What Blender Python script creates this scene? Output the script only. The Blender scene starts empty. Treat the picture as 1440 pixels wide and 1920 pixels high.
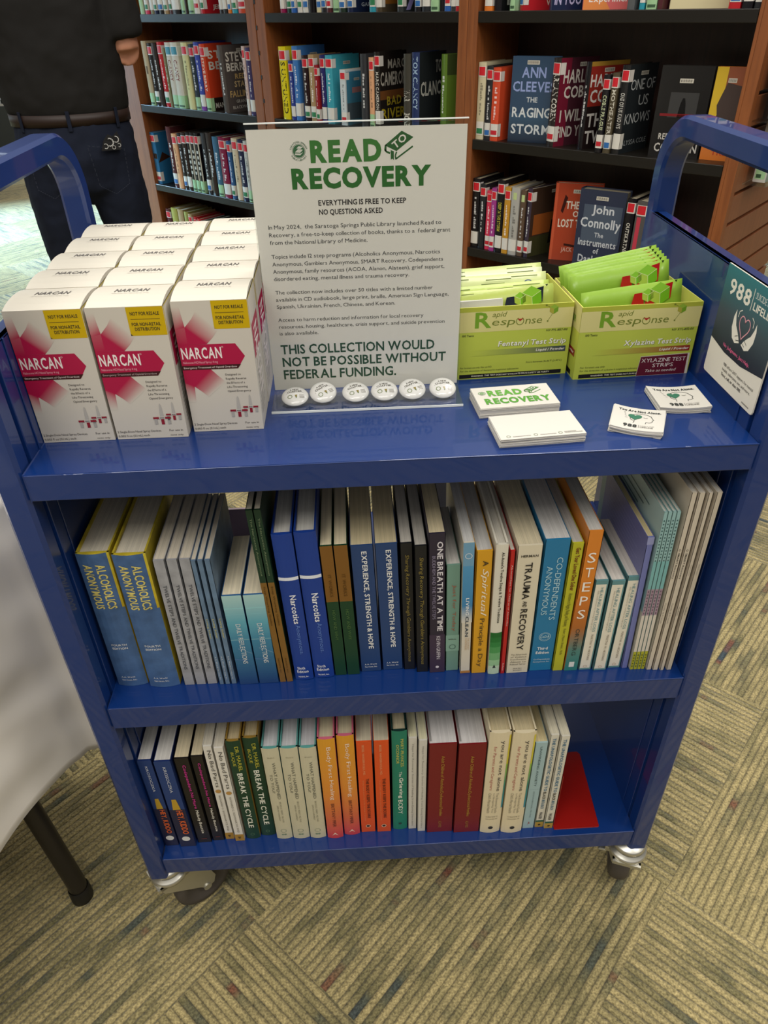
import bpy, bmesh, math, random
from math import sin, cos, pi, radians, sqrt, atan2
from mathutils import Vector, Matrix
random.seed(7)
SC = bpy.context.scene
COL = SC.collection

# ---------------------------------------------------------------- camera, world, lights, exposure
cam_d = bpy.data.cameras.new('camera')
cam_d.sensor_fit = 'VERTICAL'; cam_d.sensor_height = 36.0; cam_d.sensor_width = 27.0
cam_d.lens = 1356.54 / 1920 * 36.0
cam_d.clip_start = 0.02; cam_d.clip_end = 60
cam = bpy.data.objects.new('camera', cam_d); COL.objects.link(cam)
cam.location = (0.3322, -0.6170, 1.2848)
cam.rotation_euler = (0.9529, 0.0189, -0.0527)
SC.camera = cam

W = bpy.data.worlds.new('world'); SC.world = W; W.use_nodes = True
wn = W.node_tree; bg = wn.nodes['Background']; bg.inputs[1].default_value = 1.0     # bright ceiling overhead, dimmer room around
wt = wn.nodes.new('ShaderNodeTexCoord'); wx = wn.nodes.new('ShaderNodeSeparateXYZ'); wr = wn.nodes.new('ShaderNodeValToRGB')
wn.links.new(wt.outputs['Generated'], wx.inputs[0]); wn.links.new(wx.outputs[2], wr.inputs[0]); wn.links.new(wr.outputs[0], bg.inputs[0])
e_ = wr.color_ramp.elements.new(.30); e_.color = (.20, .19, .175, 1)
wr.color_ramp.elements[0].position = 0.0; wr.color_ramp.elements[0].color = (.12, .108, .092, 1)
wr.color_ramp.elements[2].position = .66; wr.color_ramp.elements[2].color = (.92, .88, .81, 1)

def area(name, loc, sx, sy, power, col=(1, .95, .88), rot=(0, 0, 0)):
    l = bpy.data.lights.new(name, 'AREA'); l.shape = 'RECTANGLE'; l.size = sx; l.size_y = sy
    l.energy = power; l.color = col
    o = bpy.data.objects.new(name, l); COL.objects.link(o); o.location = loc; o.rotation_euler = rot
    return o
for x, y, p_ in ((-0.8, -1.5, 25), (2.4, -0.9, 22), (-0.7, 0.7, 17), (1.0, 0.7, 23), (0.5, -1.0, 13)):  # overhead lamps out of view; the rightmost is added to brighten the tablecloth's side
    area('ceiling_lamp', (x, y, 2.75), 1.2, 0.6, p_)
wl = area('side_daylight_lamp', (-4.9, 5.0, 1.7), 1.6, 1.2, 130, (.44, .76, 1.0)); wl.data.spread = radians(54)  # lamp for the bluish daylight on the left floor, inside an added window
wl.rotation_euler = (Vector((-1.9, 4.6, 0)) - Vector(wl.location)).to_track_quat('-Z', 'Y').to_euler()

vs = SC.view_settings
vs.view_transform = 'Standard'; vs.look = 'None'; vs.gamma = 1; vs.use_curve_mapping = False; vs.exposure = 0.0
SC.render.film_transparent = False

# ---------------------------------------------------------------- helpers
def lin(h):
    h = h.lstrip('#'); r = []
    for i in (0, 2, 4):
        c = int(h[i:i + 2], 16) / 255
        r.append(c / 12.92 if c <= .04045 else ((c + .055) / 1.055) ** 2.4)
    return tuple(r)
def C(c): return lin(c) if isinstance(c, str) else c
def mixc(a, b, t): a = C(a); b = C(b); return tuple(a[i] * (1 - t) + b[i] * t for i in range(3))

def mat(name, col=(.8, .8, .8), rough=.5, metal=0, coat=0, spec=.5, attr=False, trans=0, ior=1.45):
    m = bpy.data.materials.new(name); m.use_nodes = True
    n = m.node_tree.nodes['Principled BSDF']
    n.inputs['Base Color'].default_value = (*C(col), 1)
    n.inputs['Roughness'].default_value = rough; n.inputs['Metallic'].default_value = metal
    n.inputs['Coat Weight'].default_value = coat; n.inputs['Specular IOR Level'].default_value = spec
    n.inputs['Transmission Weight'].default_value = trans; n.inputs['IOR'].default_value = ior
    if attr:
        a = m.node_tree.nodes.new('ShaderNodeAttribute'); a.attribute_name = 'Col'
        m.node_tree.links.new(a.outputs['Color'], n.inputs['Base Color'])
    return m
def noise_bump(m, scale, strength, dist=.001, detail=3):
    nt = m.node_tree; tc = nt.nodes.new('ShaderNodeTexCoord'); t = nt.nodes.new('ShaderNodeTexNoise')
    t.inputs['Scale'].default_value = scale; t.inputs['Detail'].default_value = detail
    b = nt.nodes.new('ShaderNodeBump'); b.inputs['Strength'].default_value = strength; b.inputs['Distance'].default_value = dist
    nt.links.new(tc.outputs['Object'], t.inputs['Vector']); nt.links.new(t.outputs['Fac'], b.inputs['Height'])
    nt.links.new(b.outputs['Normal'], nt.nodes['Principled BSDF'].inputs['Normal'])

M_PRINT = mat('printed_card', rough=.42, attr=True)
M_MATTE = mat('matte_print', rough=.75, attr=True)
M_GLOSS = mat('glossy_jacket', rough=.22, attr=True)
M_FOIL = mat('foil_sachet', rough=.28, attr=True); noise_bump(M_FOIL, 45, .35, .002)
M_PAGES = mat('page_edges', rough=.85, attr=True)
def pages_nodes():
    nt = M_PAGES.node_tree; a = [n for n in nt.nodes if n.type == 'ATTRIBUTE'][0]; p = nt.nodes['Principled BSDF']
    tc = nt.nodes.new('ShaderNodeTexCoord'); mp = nt.nodes.new('ShaderNodeMapping'); mp.inputs['Scale'].default_value = (900, 3, 3)
    t = nt.nodes.new('ShaderNodeTexNoise'); t.inputs['Scale'].default_value = 1; t.inputs['Detail'].default_value = 2
    r = nt.nodes.new('ShaderNodeMapRange'); r.inputs[1].default_value = .3; r.inputs[2].default_value = .7; r.inputs[3].default_value = .84; r.inputs[4].default_value = 1.08
    v = nt.nodes.new('ShaderNodeVectorMath'); v.operation = 'MULTIPLY'
    L = nt.links.new
    L(tc.outputs['Object'], mp.inputs[0]); L(mp.outputs[0], t.inputs['Vector']); L(t.outputs['Fac'], r.inputs[0])
    L(a.outputs['Color'], v.inputs[0]); L(r.outputs[0], v.inputs[1]); L(v.outputs[0], p.inputs['Base Color'])
pages_nodes()
M_BLUE = mat('blue_enamel', '#0a2e6c', rough=.34, coat=.55); noise_bump(M_BLUE, 220, .05, .0006)
M_ZINC = mat('zinc', '#c9c7bd', rough=.32, metal=.85)
M_RUBBER = mat('grey_rubber', '#4b453f', rough=.6)
M_DARK = mat('dark_plastic', '#191817', rough=.5)
def acrylic():
    m = bpy.data.materials.new('clear_acrylic'); m.use_nodes = True; nt = m.node_tree; nt.nodes.remove(nt.nodes['Principled BSDF'])
    t = nt.nodes.new('ShaderNodeBsdfTransparent'); t.inputs[0].default_value = (.97, .985, .98, 1); g = nt.nodes.new('ShaderNodeBsdfGlossy'); g.inputs['Roughness'].default_value = .04
    lw = nt.nodes.new('ShaderNodeLayerWeight'); lw.inputs[0].default_value = .5; f = nt.nodes.new('ShaderNodeMapRange'); f.inputs[1].default_value = .35; f.inputs[2].default_value = 1; f.inputs[3].default_value = .02; f.inputs[4].default_value = .5; nt.links.new(lw.outputs['Facing'], f.inputs[0]); x = nt.nodes.new('ShaderNodeMixShader')
    nt.links.new(f.outputs[0], x.inputs[0]); nt.links.new(t.outputs[0], x.inputs[1]); nt.links.new(g.outputs[0], x.inputs[2]); nt.links.new(x.outputs[0], nt.nodes['Material Output'].inputs[0])
    return m
M_CLEAR = acrylic()
M_REDMETAL = mat('red_enamel', '#8e140f', rough=.28, coat=.3)
M_EDGE = mat('polished_acrylic_edge', '#e6ebe8', rough=.15)
M_MOTTLE = mat('mottled_softcover', rough=.5, attr=True)
M_BADGE = mat('badge_enamel', rough=.15, attr=True, coat=.5)
M_BLACKSHELF = mat('black_laminate', '#16130f', rough=.35)
M_PIPE = mat('brown_steel_tube', '#2b2723', rough=.4, metal=.3)
M_CLOTH = mat('white_tablecloth', '#f0eadf', rough=.9); M_CLOTH.node_tree.nodes['Principled BSDF'].inputs['Sheen Weight'].default_value = .3; noise_bump(M_CLOTH, 5.5, .35, .03, 2)

def mottle_nodes():
    nt = M_MOTTLE.node_tree; a = [n for n in nt.nodes if n.type == 'ATTRIBUTE'][0]; p = nt.nodes['Principled BSDF']; L = nt.links.new
    tc = nt.nodes.new('ShaderNodeTexCoord'); t = nt.nodes.new('ShaderNodeTexNoise'); t.inputs['Scale'].default_value = 55; t.inputs['Detail'].default_value = 5
    r = nt.nodes.new('ShaderNodeMapRange'); r.inputs[1].default_value = .3; r.inputs[2].default_value = .7; r.inputs[3].default_value = .80; r.inputs[4].default_value = 1.25
    v = nt.nodes.new('ShaderNodeVectorMath'); v.operation = 'MULTIPLY'
    L(tc.outputs['Object'], t.inputs['Vector']); L(t.outputs['Fac'], r.inputs[0]); L(a.outputs['Color'], v.inputs[0]); L(r.outputs[0], v.inputs[1]); L(v.outputs[0], p.inputs['Base Color'])
mottle_nodes()
def wood(name, c1, c2, rough=.45):
    m = mat(name, c1, rough); nt = m.node_tree; L = nt.links.new
    tc = nt.nodes.new('ShaderNodeTexCoord'); mp = nt.nodes.new('ShaderNodeMapping'); mp.inputs['Scale'].default_value = (30, 30, 2.2)
    t = nt.nodes.new('ShaderNodeTexNoise'); t.inputs['Scale'].default_value = 2; t.inputs['Detail'].default_value = 6; t.inputs['Distortion'].default_value = 1.2
    r = nt.nodes.new('ShaderNodeValToRGB'); r.color_ramp.elements[0].position = .3; r.color_ramp.elements[1].position = .72
    r.color_ramp.elements[0].color = (*C(c2), 1); r.color_ramp.elements[1].color = (*C(c1), 1)
    L(tc.outputs['Object'], mp.inputs[0]); L(mp.outputs[0], t.inputs['Vector']); L(t.outputs['Fac'], r.inputs[0])
    L(r.outputs[0], nt.nodes['Principled BSDF'].inputs['Base Color'])
    return m
M_WOOD = wood('cherry_wood', '#91552c', '#784423')
M_WOODDK = wood('dark_cherry_panel', '#3a2119', '#2b1812')
M_SLAT = wood('cherry_slatwall', '#8f5634', '#7c4829', .4)

# ---- glyphs: every printable character once, in two weights
GLY = {}
def make_glyphs():
    chars = [chr(c) for c in range(33, 127)] + ['\u00ae', '\u00b0', '\u2122']
    obs = []
    for bold in (0, 1, 2, 3):
        for ch in chars:
            cu = bpy.data.curves.new('g', 'FONT'); cu.body = ch; cu.size = 1; cu.resolution_u = 3 if bold == 2 else 2
            cu.offset = (0.0, .022, .05, .011)[bold]
            o = bpy.data.objects.new('g', cu); COL.objects.link(o); obs.append((bold, ch, o, cu))
    dg = bpy.context.evaluated_depsgraph_get(); dg.update()
    for bold, ch, o, cu in obs:
        me = bpy.data.meshes.new_from_object(o.evaluated_get(dg))
        vs_ = [(v.co.x, v.co.y) for v in me.vertices]; fs = []
        for p in me.polygons:
            f = list(p.vertices)
            fs.append(f if p.normal.z > 0 else f[::-1])
        xs = [v[0] for v in vs_] or [0]
        GLY[(bold, ch)] = (vs_, fs, min(xs), max(xs)); bpy.data.meshes.remove(me)
    for bold, ch, o, cu in obs:
        bpy.data.objects.remove(o); bpy.data.curves.remove(cu)
make_glyphs()
_TX = {}
def text_layout(s, bold=0, shear=0.0):
    k = (s, bold, shear)
    if k in _TX: return _TX[k]
    V = []; F = []; x = 0.0; pv = ''
    for ch in s:
        if ch == ' ': x += .24; pv = ''; continue
        g = GLY.get((bold, ch))
        if g is None: continue
        if pv:
            if (pv in 'AVWYTLFPRK' and ch in 'VWYTAJ' and pv + ch not in ('AA', 'VV', 'TT', 'RA', 'RT', 'KT')) or pv + ch in ('Te', 'To', 'Ta', 'Ye', 'Yo', 'Wa', 'LO', 'OV', 'VE'): x -= .07 if pv + ch not in ('OV', 'VE') else .03
        pv = ch; o = len(V)
        V += [(vx - g[2] + x + shear * vy, vy) for vx, vy in g[0]]
        F += [[i + o for i in f] for f in g[1]]
        x += g[3] - g[2] + (.055 if bold == 2 else .075)
    xs = [v[0] for v in V]; ys = [v[1] for v in V]
    x0, x1, y0, y1 = min(xs), max(xs), min(ys), max(ys)
    V = [((a - x0) / (x1 - x0), (b - y0) / max(1e-6, y1 - y0)) for a, b in V]
    _TX[k] = (V, F, (x1 - x0), (y1 - y0), y0)
    return _TX[k]

class MB:
    def __init__(s): s.v = []; s.f = []; s.c = []; s.m = []; s.s = []
    def face(s, pts, col='#ffffff', m=0, smooth=False):
        o = len(s.v); s.v += [tuple(p) for p in pts]; s.f.append(list(range(o, o + len(pts))))
        s.c.append(col if isinstance(col, list) else C(col)); s.m.append(m); s.s.append(smooth)
    def mesh(s, V, F, col='#ffffff', m=0, smooth=False):
        o = len(s.v); s.v += [tuple(p) for p in V]; c = C(col)
        for f in F: s.f.append([i + o for i in f]); s.c.append(c); s.m.append(m); s.s.append(smooth)
    def box(s, x0, x1, y0, y1, z0, z1, col='#ffffff', m=0, M=None):
        V = [(x, y, z) for z in (z0, z1) for y in (y0, y1) for x in (x0, x1)]
        if M: V = [M @ Vector(p) for p in V]
        s.mesh(V, [(0, 2, 3, 1), (4, 5, 7, 6), (0, 1, 5, 4), (2, 6, 7, 3), (0, 4, 6, 2), (1, 3, 7, 5)], col, m)
    def prism(s, outline, z0, z1, col='#ffffff', m=0, M=None, smooth=False):   # outline CCW in xy
        n = len(outline); V = [(x, y, z0) for x, y in outline] + [(x, y, z1) for x, y in outline]
        if M: V = [M @ Vector(p) for p in V]
        s.mesh(V, [tuple(range(n))[::-1], tuple(range(n, 2 * n))], col, m)
        s.mesh(V, [(i, (i + 1) % n, n + (i + 1) % n, n + i) for i in range(n)], col, m, smooth)
    def tube(s, path, r, seg=12, col='#ffffff', m=0, caps=True):
        loft(s, [(p, r if not isinstance(r, list) else r[i]) for i, p in enumerate(path)], seg, col, m, caps)
    def lathe(s, prof, seg=32, col='#ffffff', m=0, M=None):   # prof: (r, z)
        V = []; F = []; n = len(prof)
        for k in range(seg):
            a = 2 * pi * k / seg
            V += [(r * cos(a), r * sin(a), z) for r, z in prof]
        if M: V = [M @ Vector(p) for p in V]
        for k in range(seg):
            k2 = (k + 1) % seg
            for i in range(n - 1): F.append((k * n + i, k2 * n + i, k2 * n + i + 1, k * n + i + 1))
        s.mesh(V, F, col, m, True)
    def build(s, name, mats, parent=None, M=None, bevel=0, seg=2):
        me = bpy.data.meshes.new(name)
        V = [M @ Vector(p) for p in s.v] if M else s.v
        me.from_pydata([tuple(p) for p in V], [], s.f)
        for mm in (mats if isinstance(mats, (list, tuple)) else [mats]): me.materials.append(mm)
        me.polygons.foreach_set('material_index', s.m); me.polygons.foreach_set('use_smooth', s.s)
        at = me.color_attributes.new('Col', 'FLOAT_COLOR', 'CORNER'); buf = []
        for f, c in zip(s.f, s.c):
            if isinstance(c, list):
                for q in c: q = C(q); buf += [q[0], q[1], q[2], 1]
            else: buf += [c[0], c[1], c[2], 1] * len(f)
        at.data.foreach_set('color', buf); me.update()
        o = bpy.data.objects.new(name, me); COL.objects.link(o)
        if parent is not None: o.parent = parent
        if bevel:
            w = o.modifiers.new('weld', 'WELD'); w.merge_threshold = 1e-5
            b = o.modifiers.new('bevel', 'BEVEL'); b.width = bevel; b.segments = seg; b.limit_method = 'ANGLE'; b.angle_limit = radians(40)
        return o

def loft(mb, rings, seg=16, col='#ffffff', m=0, caps=True):
    """rings: (centre, radius) or (centre, (rx, ry)[, up]); tube along the centres."""
    P = [Vector(r[0]) for r in rings]; n = len(P); V = []; F = []
    ref = Vector((1, 0, 0))
    for i, r in enumerate(rings):
        t = (P[min(i + 1, n - 1)] - P[max(i - 1, 0)]).normalized()
        rx, ry = (r[1], r[1]) if not isinstance(r[1], tuple) else r[1]
        a = ref - t * ref.dot(t)
        if a.length < 1e-3: a = Vector((0, 1, 0)) - t * t.y
        a.normalize(); b = t.cross(a)
        for k in range(seg):
            q = 2 * pi * k / seg; V.append(P[i] + a * (rx * cos(q)) + b * (ry * sin(q)))
    for i in range(n - 1):
        for k in range(seg):
            k2 = (k + 1) % seg; F.append((i * seg + k, i * seg + k2, (i + 1) * seg + k2, (i + 1) * seg + k))
    mb.mesh(V, F, col, m, True)
    if caps: mb.mesh(V, [tuple(range(seg))[::-1], tuple(range((n - 1) * seg, n * seg))], col, m)

class Face:
    """a printable rectangle: origin, right, up, sizes; prints sit a hair above it"""
    def __init__(s, mb, O, R, U, w, h, m=0, eps=.00014, bulge=0):
        s.mb = mb; s.O = Vector(O); s.R = Vector(R); s.U = Vector(U); s.N = s.R.cross(s.U); s.w = w; s.h = h; s.m = m; s.eps = eps; s.b = bulge
    def P(s, u, v, k):
        d = k * s.eps
        if s.b: d += s.b * (1 - (2 * u - 1) ** 2)
        return s.O + s.R * (u * s.w) + s.U * (v * s.h) + s.N * d
    def poly(s, pts, col, k=1):
        if isinstance(col, list): s.mb.face([s.P(u, v, k) for u, v in pts], [C(c) for c in col], s.m)
        else: s.mb.face([s.P(u, v, k) for u, v in pts], col, s.m)
    def rect(s, u0, u1, v0, v1, col, k=1, col2=None):   # col at the bottom, col2 at the top
        n = 6 if s.b else 1
        for i in range(n):
            a = u0 + (u1 - u0) * i / n; b = u0 + (u1 - u0) * (i + 1) / n
            s.poly([(a, v0), (b, v0), (b, v1), (a, v1)], [col, col, col2, col2] if col2 else col, k)
    def disc(s, u, v, r, col, k=1, seg=20, ru=None, a0=0, a1=2 * pi):
        s.poly([(u + r / s.w * (ru or 1) * cos(a0 + (a1 - a0) * i / seg), v + r / s.h * sin(a0 + (a1 - a0) * i / seg)) for i in range(seg)], col, k)
    def ring(s, u, v, r, t, col, k=1, seg=24, a0=0, a1=2 * pi):
        for i in range(seg):
            p = a0 + (a1 - a0) * i / seg; q = a0 + (a1 - a0) * (i + 1) / seg
            s.poly([(u + (r - t) / s.w * cos(p), v + (r - t) / s.h * sin(p)), (u + r / s.w * cos(p), v + r / s.h * sin(p)),
                    (u + r / s.w * cos(q), v + r / s.h * sin(q)), (u + (r - t) / s.w * cos(q), v + (r - t) / s.h * sin(q))], col, k)
    def line(s, pts, t, col, k=1):
        for (a, b), (c, d) in zip(pts[:-1], pts[1:]):
            x0, y0, x1, y1 = a * s.w, b * s.h, c * s.w, d * s.h; L = max(1e-9, sqrt((x1 - x0) ** 2 + (y1 - y0) ** 2))
            nx, ny = -(y1 - y0) / L * t / 2, (x1 - x0) / L * t / 2
            s.poly([((x0 - nx) / s.w, (y0 - ny) / s.h), ((x1 - nx) / s.w, (y1 - ny) / s.h), ((x1 + nx) / s.w, (y1 + ny) / s.h), ((x0 + nx) / s.w, (y0 + ny) / s.h)], col, k)
    def text(s, t, u0, u1, v0, v1, col, bold=0, shear=0, k=2, rot=False, fit=True, ang=0):
        V, F, a, h, y0 = text_layout(t, bold, shear)
        out = []
        for gx, gy in V:
            if rot: u = u0 + gy * (u1 - u0); v = v1 - gx * (v1 - v0)
            else: u = u0 + gx * (u1 - u0); v = v0 + gy * (v1 - v0)
            if ang:
                cu, cv = (u0 + u1) / 2 * s.w, (v0 + v1) / 2 * s.h; du, dv = u * s.w - cu, v * s.h - cv
                u = (cu + du * cos(ang) - dv * sin(ang)) / s.w; v = (cv + du * sin(ang) + dv * cos(ang)) / s.h
            out.append(s.P(u, v, k))
        s.mb.mesh(out, F, col, s.m)
    def base(s, t, u0, u1, v, cap, col, bold=0, shear=0, k=2):
        """text on a baseline v with cap height cap (both as fractions of h)"""
        V, F, a, h, y0 = text_layout(t, bold, shear); em = cap / .73
        s.text(t, u0, u1, v + y0 * em, v + (y0 + h) * em, col, bold, shear, k)
    def arc(s, t, u, v, r, size, col, a_mid=pi / 2, bold=0, flip=False, k=2):
        V0 = []; F0 = []; x = 0
        for ch in t:
            if ch == ' ': x += .3; continue
            g = GLY[(bold, ch)]; o = len(V0); V0 += [(p - g[2] + x, q) for p, q in g[0]]; F0 += [[i + o for i in f] for f in g[1]]; x += g[3] - g[2] + .1
        out = []
        for p, q in V0:
            d = (p - x / 2) * size / r
            if flip: an = a_mid + d; rr = r - (q - .36) * size
            else: an = a_mid - d; rr = r + (q - .36) * size
            out.append(s.P(u + rr * cos(an) / s.w, v + rr * sin(an) / s.h, k))
        s.mb.mesh(out, F0, col, s.m)

def tag(o, label=None, cat=None, group=None, kind=None):
    if label: o['label'] = label
    if cat: o['category'] = cat
    if group: o['group'] = group
    if kind: o['kind'] = kind
    return o
def empty(name, loc=(0, 0, 0), rz=0, label=None, cat=None, group=None):
    o = bpy.data.objects.new(name, None); COL.objects.link(o); o.empty_display_size = .05
    o.location = loc; o.rotation_euler = (0, 0, rz)
    return tag(o, label, cat, group)
def copy_tree(o, parent=None):
    c = o.copy(); COL.objects.link(c)
    if parent is not None: c.parent = parent
    for ch in list(o.children): copy_tree(ch, c)
    return c
RZ = lambda a: Matrix.Rotation(a, 4, 'Z')
RX = lambda a: Matrix.Rotation(a, 4, 'X')
RY = lambda a: Matrix.Rotation(a, 4, 'Y')
TR = lambda x, y, z: Matrix.Translation((x, y, z))
# ================================================================ the setting: carpet, far wall with window
def carpet():
    m = mat('striped_carpet_tile', '#8f8658', .95, spec=.15); nt = m.node_tree; N = nt.nodes; L = nt.links.new; p = N['Principled BSDF']
    tc = N.new('ShaderNodeTexCoord'); mp = N.new('ShaderNodeMapping'); mp.vector_type = 'POINT'
    mp.inputs['Rotation'].default_value = (0, 0, radians(-46)); mp.inputs['Location'].default_value = (-.594, .596, 0)
    sx = N.new('ShaderNodeSeparateXYZ'); L(tc.outputs['Object'], mp.inputs[0]); L(mp.outputs[0], sx.inputs[0])
    def math_(op, a, b=None, c=None):
        n = N.new('ShaderNodeMath'); n.operation = op
        for i, q in enumerate((a, b, c)):
            if q is None: continue
            if isinstance(q, (int, float)): n.inputs[i].default_value = q
            else: L(q, n.inputs[i])
        return n.outputs[0]
    T = .51
    u, v = sx.outputs[0], sx.outputs[1]
    iu = math_('FLOOR', math_('DIVIDE', u, T)); iv = math_('FLOOR', math_('DIVIDE', v, T))
    par = math_('FLOORED_MODULO', math_('ADD', math_('ADD', iu, iv), 1), 2)       # 0: ribs run along u
    def sel(a, b):
        return math_('ADD', math_('MULTIPLY', a, math_('SUBTRACT', 1, par)), math_('MULTIPLY', b, par))
    across = sel(v, u); along = sel(u, v)
    tid = math_('ADD', math_('MULTIPLY', iu, 17.3), math_('MULTIPLY', iv, 5.7))
    rib = .0122
    ri = math_('FLOOR', math_('DIVIDE', across, rib))
    fr = math_('FRACT', math_('DIVIDE', across, rib))
    cb = N.new('ShaderNodeCombineXYZ'); L(math_('ADD', math_('MULTIPLY', ri, 7.31), tid), cb.inputs[0]); L(math_('MULTIPLY', along, 2.8), cb.inputs[1])
    n1 = N.new('ShaderNodeTexNoise'); n1.inputs['Scale'].default_value = 1; n1.inputs['Detail'].default_value = 4; n1.inputs['Roughness'].default_value = .68
    L(cb.outputs[0], n1.inputs['Vector'])
    rp = N.new('ShaderNodeValToRGB'); cr = rp.color_ramp; cr.interpolation = 'LINEAR'
    stops = [(.25, '#37434c'), (.33, '#4f5449'), (.39, '#77704e'), (.45, '#91865e'), (.53, '#ab9c6e'), (.59, '#948860'), (.64, '#757052'), (.68, '#7a4f3c'), (.74, '#3f4b52')]
    while len(cr.elements) < len(stops): cr.elements.new(.5)
    for e, (po, c) in zip(cr.elements, stops): e.position = po; e.color = (*C(c), 1)
    L(n1.outputs['Fac'], rp.inputs[0])
    # tufts
    n2 = N.new('ShaderNodeTexNoise'); n2.inputs['Scale'].default_value = 260; n2.inputs['Detail'].default_value = 2; L(tc.outputs['Object'], n2.inputs['Vector'])
    n3 = N.new('ShaderNodeTexNoise'); n3.inputs['Scale'].default_value = 3.2; n3.inputs['Detail'].default_value = 2; L(tc.outputs['Object'], n3.inputs['Vector'])
    prof = math_('SINE', math_('MULTIPLY', fr, pi))
    pf = math_('POWER', prof, .55)
    val = math_('MULTIPLY', math_('ADD', math_('MULTIPLY', pf, .50), .48), math_('ADD', math_('MULTIPLY', n2.outputs['Fac'], 2.3), -.08))
    val = math_('MULTIPLY', val, math_('ADD', math_('MULTIPLY', n3.outputs['Fac'], .4), .8))
    mx = N.new('ShaderNodeVectorMath'); mx.operation = 'MULTIPLY'; L(rp.outputs[0], mx.inputs[0]); L(val, mx.inputs[1])
    L(mx.outputs[0], p.inputs['Base Color'])
    bp = N.new('ShaderNodeBump'); bp.inputs['Strength'].default_value = .8; bp.inputs['Distance'].default_value = .004
    L(math_('ADD', pf, math_('MULTIPLY', n2.outputs['Fac'], .9)), bp.inputs['Height']); L(bp.outputs[0], p.inputs['Normal'])
    p.inputs['Sheen Weight'].default_value = .25
    return m
mb = MB(); mb.face([(-6, -3, 0), (6, -3, 0), (6, 9, 0), (-6, 9, 0)])
tag(mb.build('floor', carpet()), kind='structure')

M_WALL = mat('painted_wall', '#c9c6bc', .8)
M_GREY = mat('dark_grey_panel', '#3c403f', .7)
WY = 8.6
mb = MB()
mb.box(-6, -5.0, WY, WY + .12, 0, 2.8); mb.box(-2.6, 6, WY, WY + .12, 0, 2.8); mb.box(-5.0, -2.6, WY, WY + .12, 0, .42); mb.box(-5.0, -2.6, WY, WY + .12, 2.5, 2.8)
tag(mb.build('wall_back', M_WALL), kind='structure')
mb = MB(); mb.box(-5.1, 6, WY - .03, WY, 0, .40); tag(mb.build('trim_1', M_GREY), kind='structure')
win = tag(empty('window_1', (-3.8, WY + .06, 1.46)), kind='structure')
mb = MB()
for x in (-1.225, -.42, .42, 1.185): mb.box(x, x + .04, -.05, .03, -1.04, 1.04)
mb.box(-1.225, 1.225, -.05, .03, -1.04, -1.0); mb.box(-1.225, 1.225, -.05, .03, 1.0, 1.04); mb.box(-1.225, 1.225, -.05, .03, -.02, .02)
mb.build('window_frame', mat('window_frame_paint', '#a9adb0', .5), win)
sky = mat('daylit_pane', '#dfeaf2', .3); sn = sky.node_tree.nodes['Principled BSDF']
sn.inputs['Emission Color'].default_value = (.80, .91, 1, 1); sn.inputs['Emission Strength'].default_value = 1.1
mb = MB(); mb.box(-1.2, 1.2, .0, .012, -1.02, 1.02); mb.build('window_pane', sky, win)

LX = -5.2
mb = MB(); mb.box(LX - .12, LX, -3, 4.1, 0, 2.8); mb.box(LX - .12, LX, 5.9, WY, 0, 2.8); mb.box(LX - .12, LX, 4.1, 5.9, 0, .9); mb.box(LX - .12, LX, 4.1, 5.9, 2.5, 2.8)
tag(mb.build('wall_left', M_WALL), kind='structure')
added_win = tag(empty('added_side_window', (LX - .06, 5.0, 1.7)), kind='structure')  # unseen window with glowing pane, added to give the daylight lamp a source
mb = MB()
for y in (-.9, -.02, .86): mb.box(-.04, .04, y, y + .04, -.8, .8)
mb.box(-.04, .04, -.9, .9, -.8, -.76); mb.box(-.04, .04, -.9, .9, .76, .8); mb.build('window_frame', mat('window_frame_paint_side', '#a9adb0', .5), added_win)
mb = MB(); mb.box(-.008, .008, -.88, .88, -.78, .78); mb.build('window_pane', sky, added_win)

# ================================================================ bookcases behind
CX, CY, TH = 1.395, 1.471, .757
UX, UY = -cos(TH), sin(TH)            # leftwards along the shelf front
NX, NY = sin(TH), cos(TH)             # into the shelves
SZ = [1.246, .892, .540, .188]
BAYS = [(.037, .870, 'right'), (.943, 1.847, 'middle'), (1.954, 2.785, 'left')]
DEP = .26; TOPZ = 1.72
BAYNAME = {'left': 'left bay', 'middle': 'middle bay', 'right': 'right bay'}
for t0, t1, nm in BAYS:
    root = empty('bookcase', (CX, CY, 0), -TH, {'left': 'left cherry wood bookcase bay with black shelves behind the standing person',
        'middle': 'middle cherry wood bookcase bay with black shelves behind the sign', 'right': 'right cherry wood bookcase bay ending at the slatted end panel'}[nm], 'bookcase', 'cherry bookcases in one row')
    L0 = {'right': .907, 'middle': 1.899, 'left': 3.05}[nm]; R0 = {'right': .0265, 'middle': .908, 'left': 1.903}[nm]
    mb = MB(); mb.box(-L0, -t1, 0, DEP, 0, TOPZ); mb.build('side_panel', M_WOOD, root, bevel=.002)
    mb = MB(); mb.box(-t0, -R0, 0, DEP, 0, TOPZ); mb.build('side_panel', M_WOOD, root, bevel=.002)
    mb = MB(); mb.box(-t1, -t0, DEP - .012, DEP, 0, TOPZ); mb.build('back_panel', M_WOODDK, root)
    mb = MB(); mb.box(-L0, -R0, -.01, DEP, TOPZ, TOPZ + .03); mb.build('top_panel', M_WOOD, root, bevel=.002)
    mb = MB(); mb.box(-t1, -t0, .02, DEP - .012, 0, SZ[3] - .03); mb.build('kick_board', M_WOODDK, root)
    for k, z in enumerate([1.600] + SZ):
        mb = MB(); mb.box(-t1 + .001, -t0 - .001, .001, DEP - .012, z - .03, z); mb.build('shelf', M_BLACKSHELF, root, bevel=.0015)
    if nm == 'middle':      # the notched joint strip towards the left bay
        mb = MB()
        for k in range(20):
            z = .12 + k * .0825
            mb.box(-1.9005, -1.893, -.0015, .004, z, z + .014)
        mb.build('joint_slot', M_DARK, root)

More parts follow.
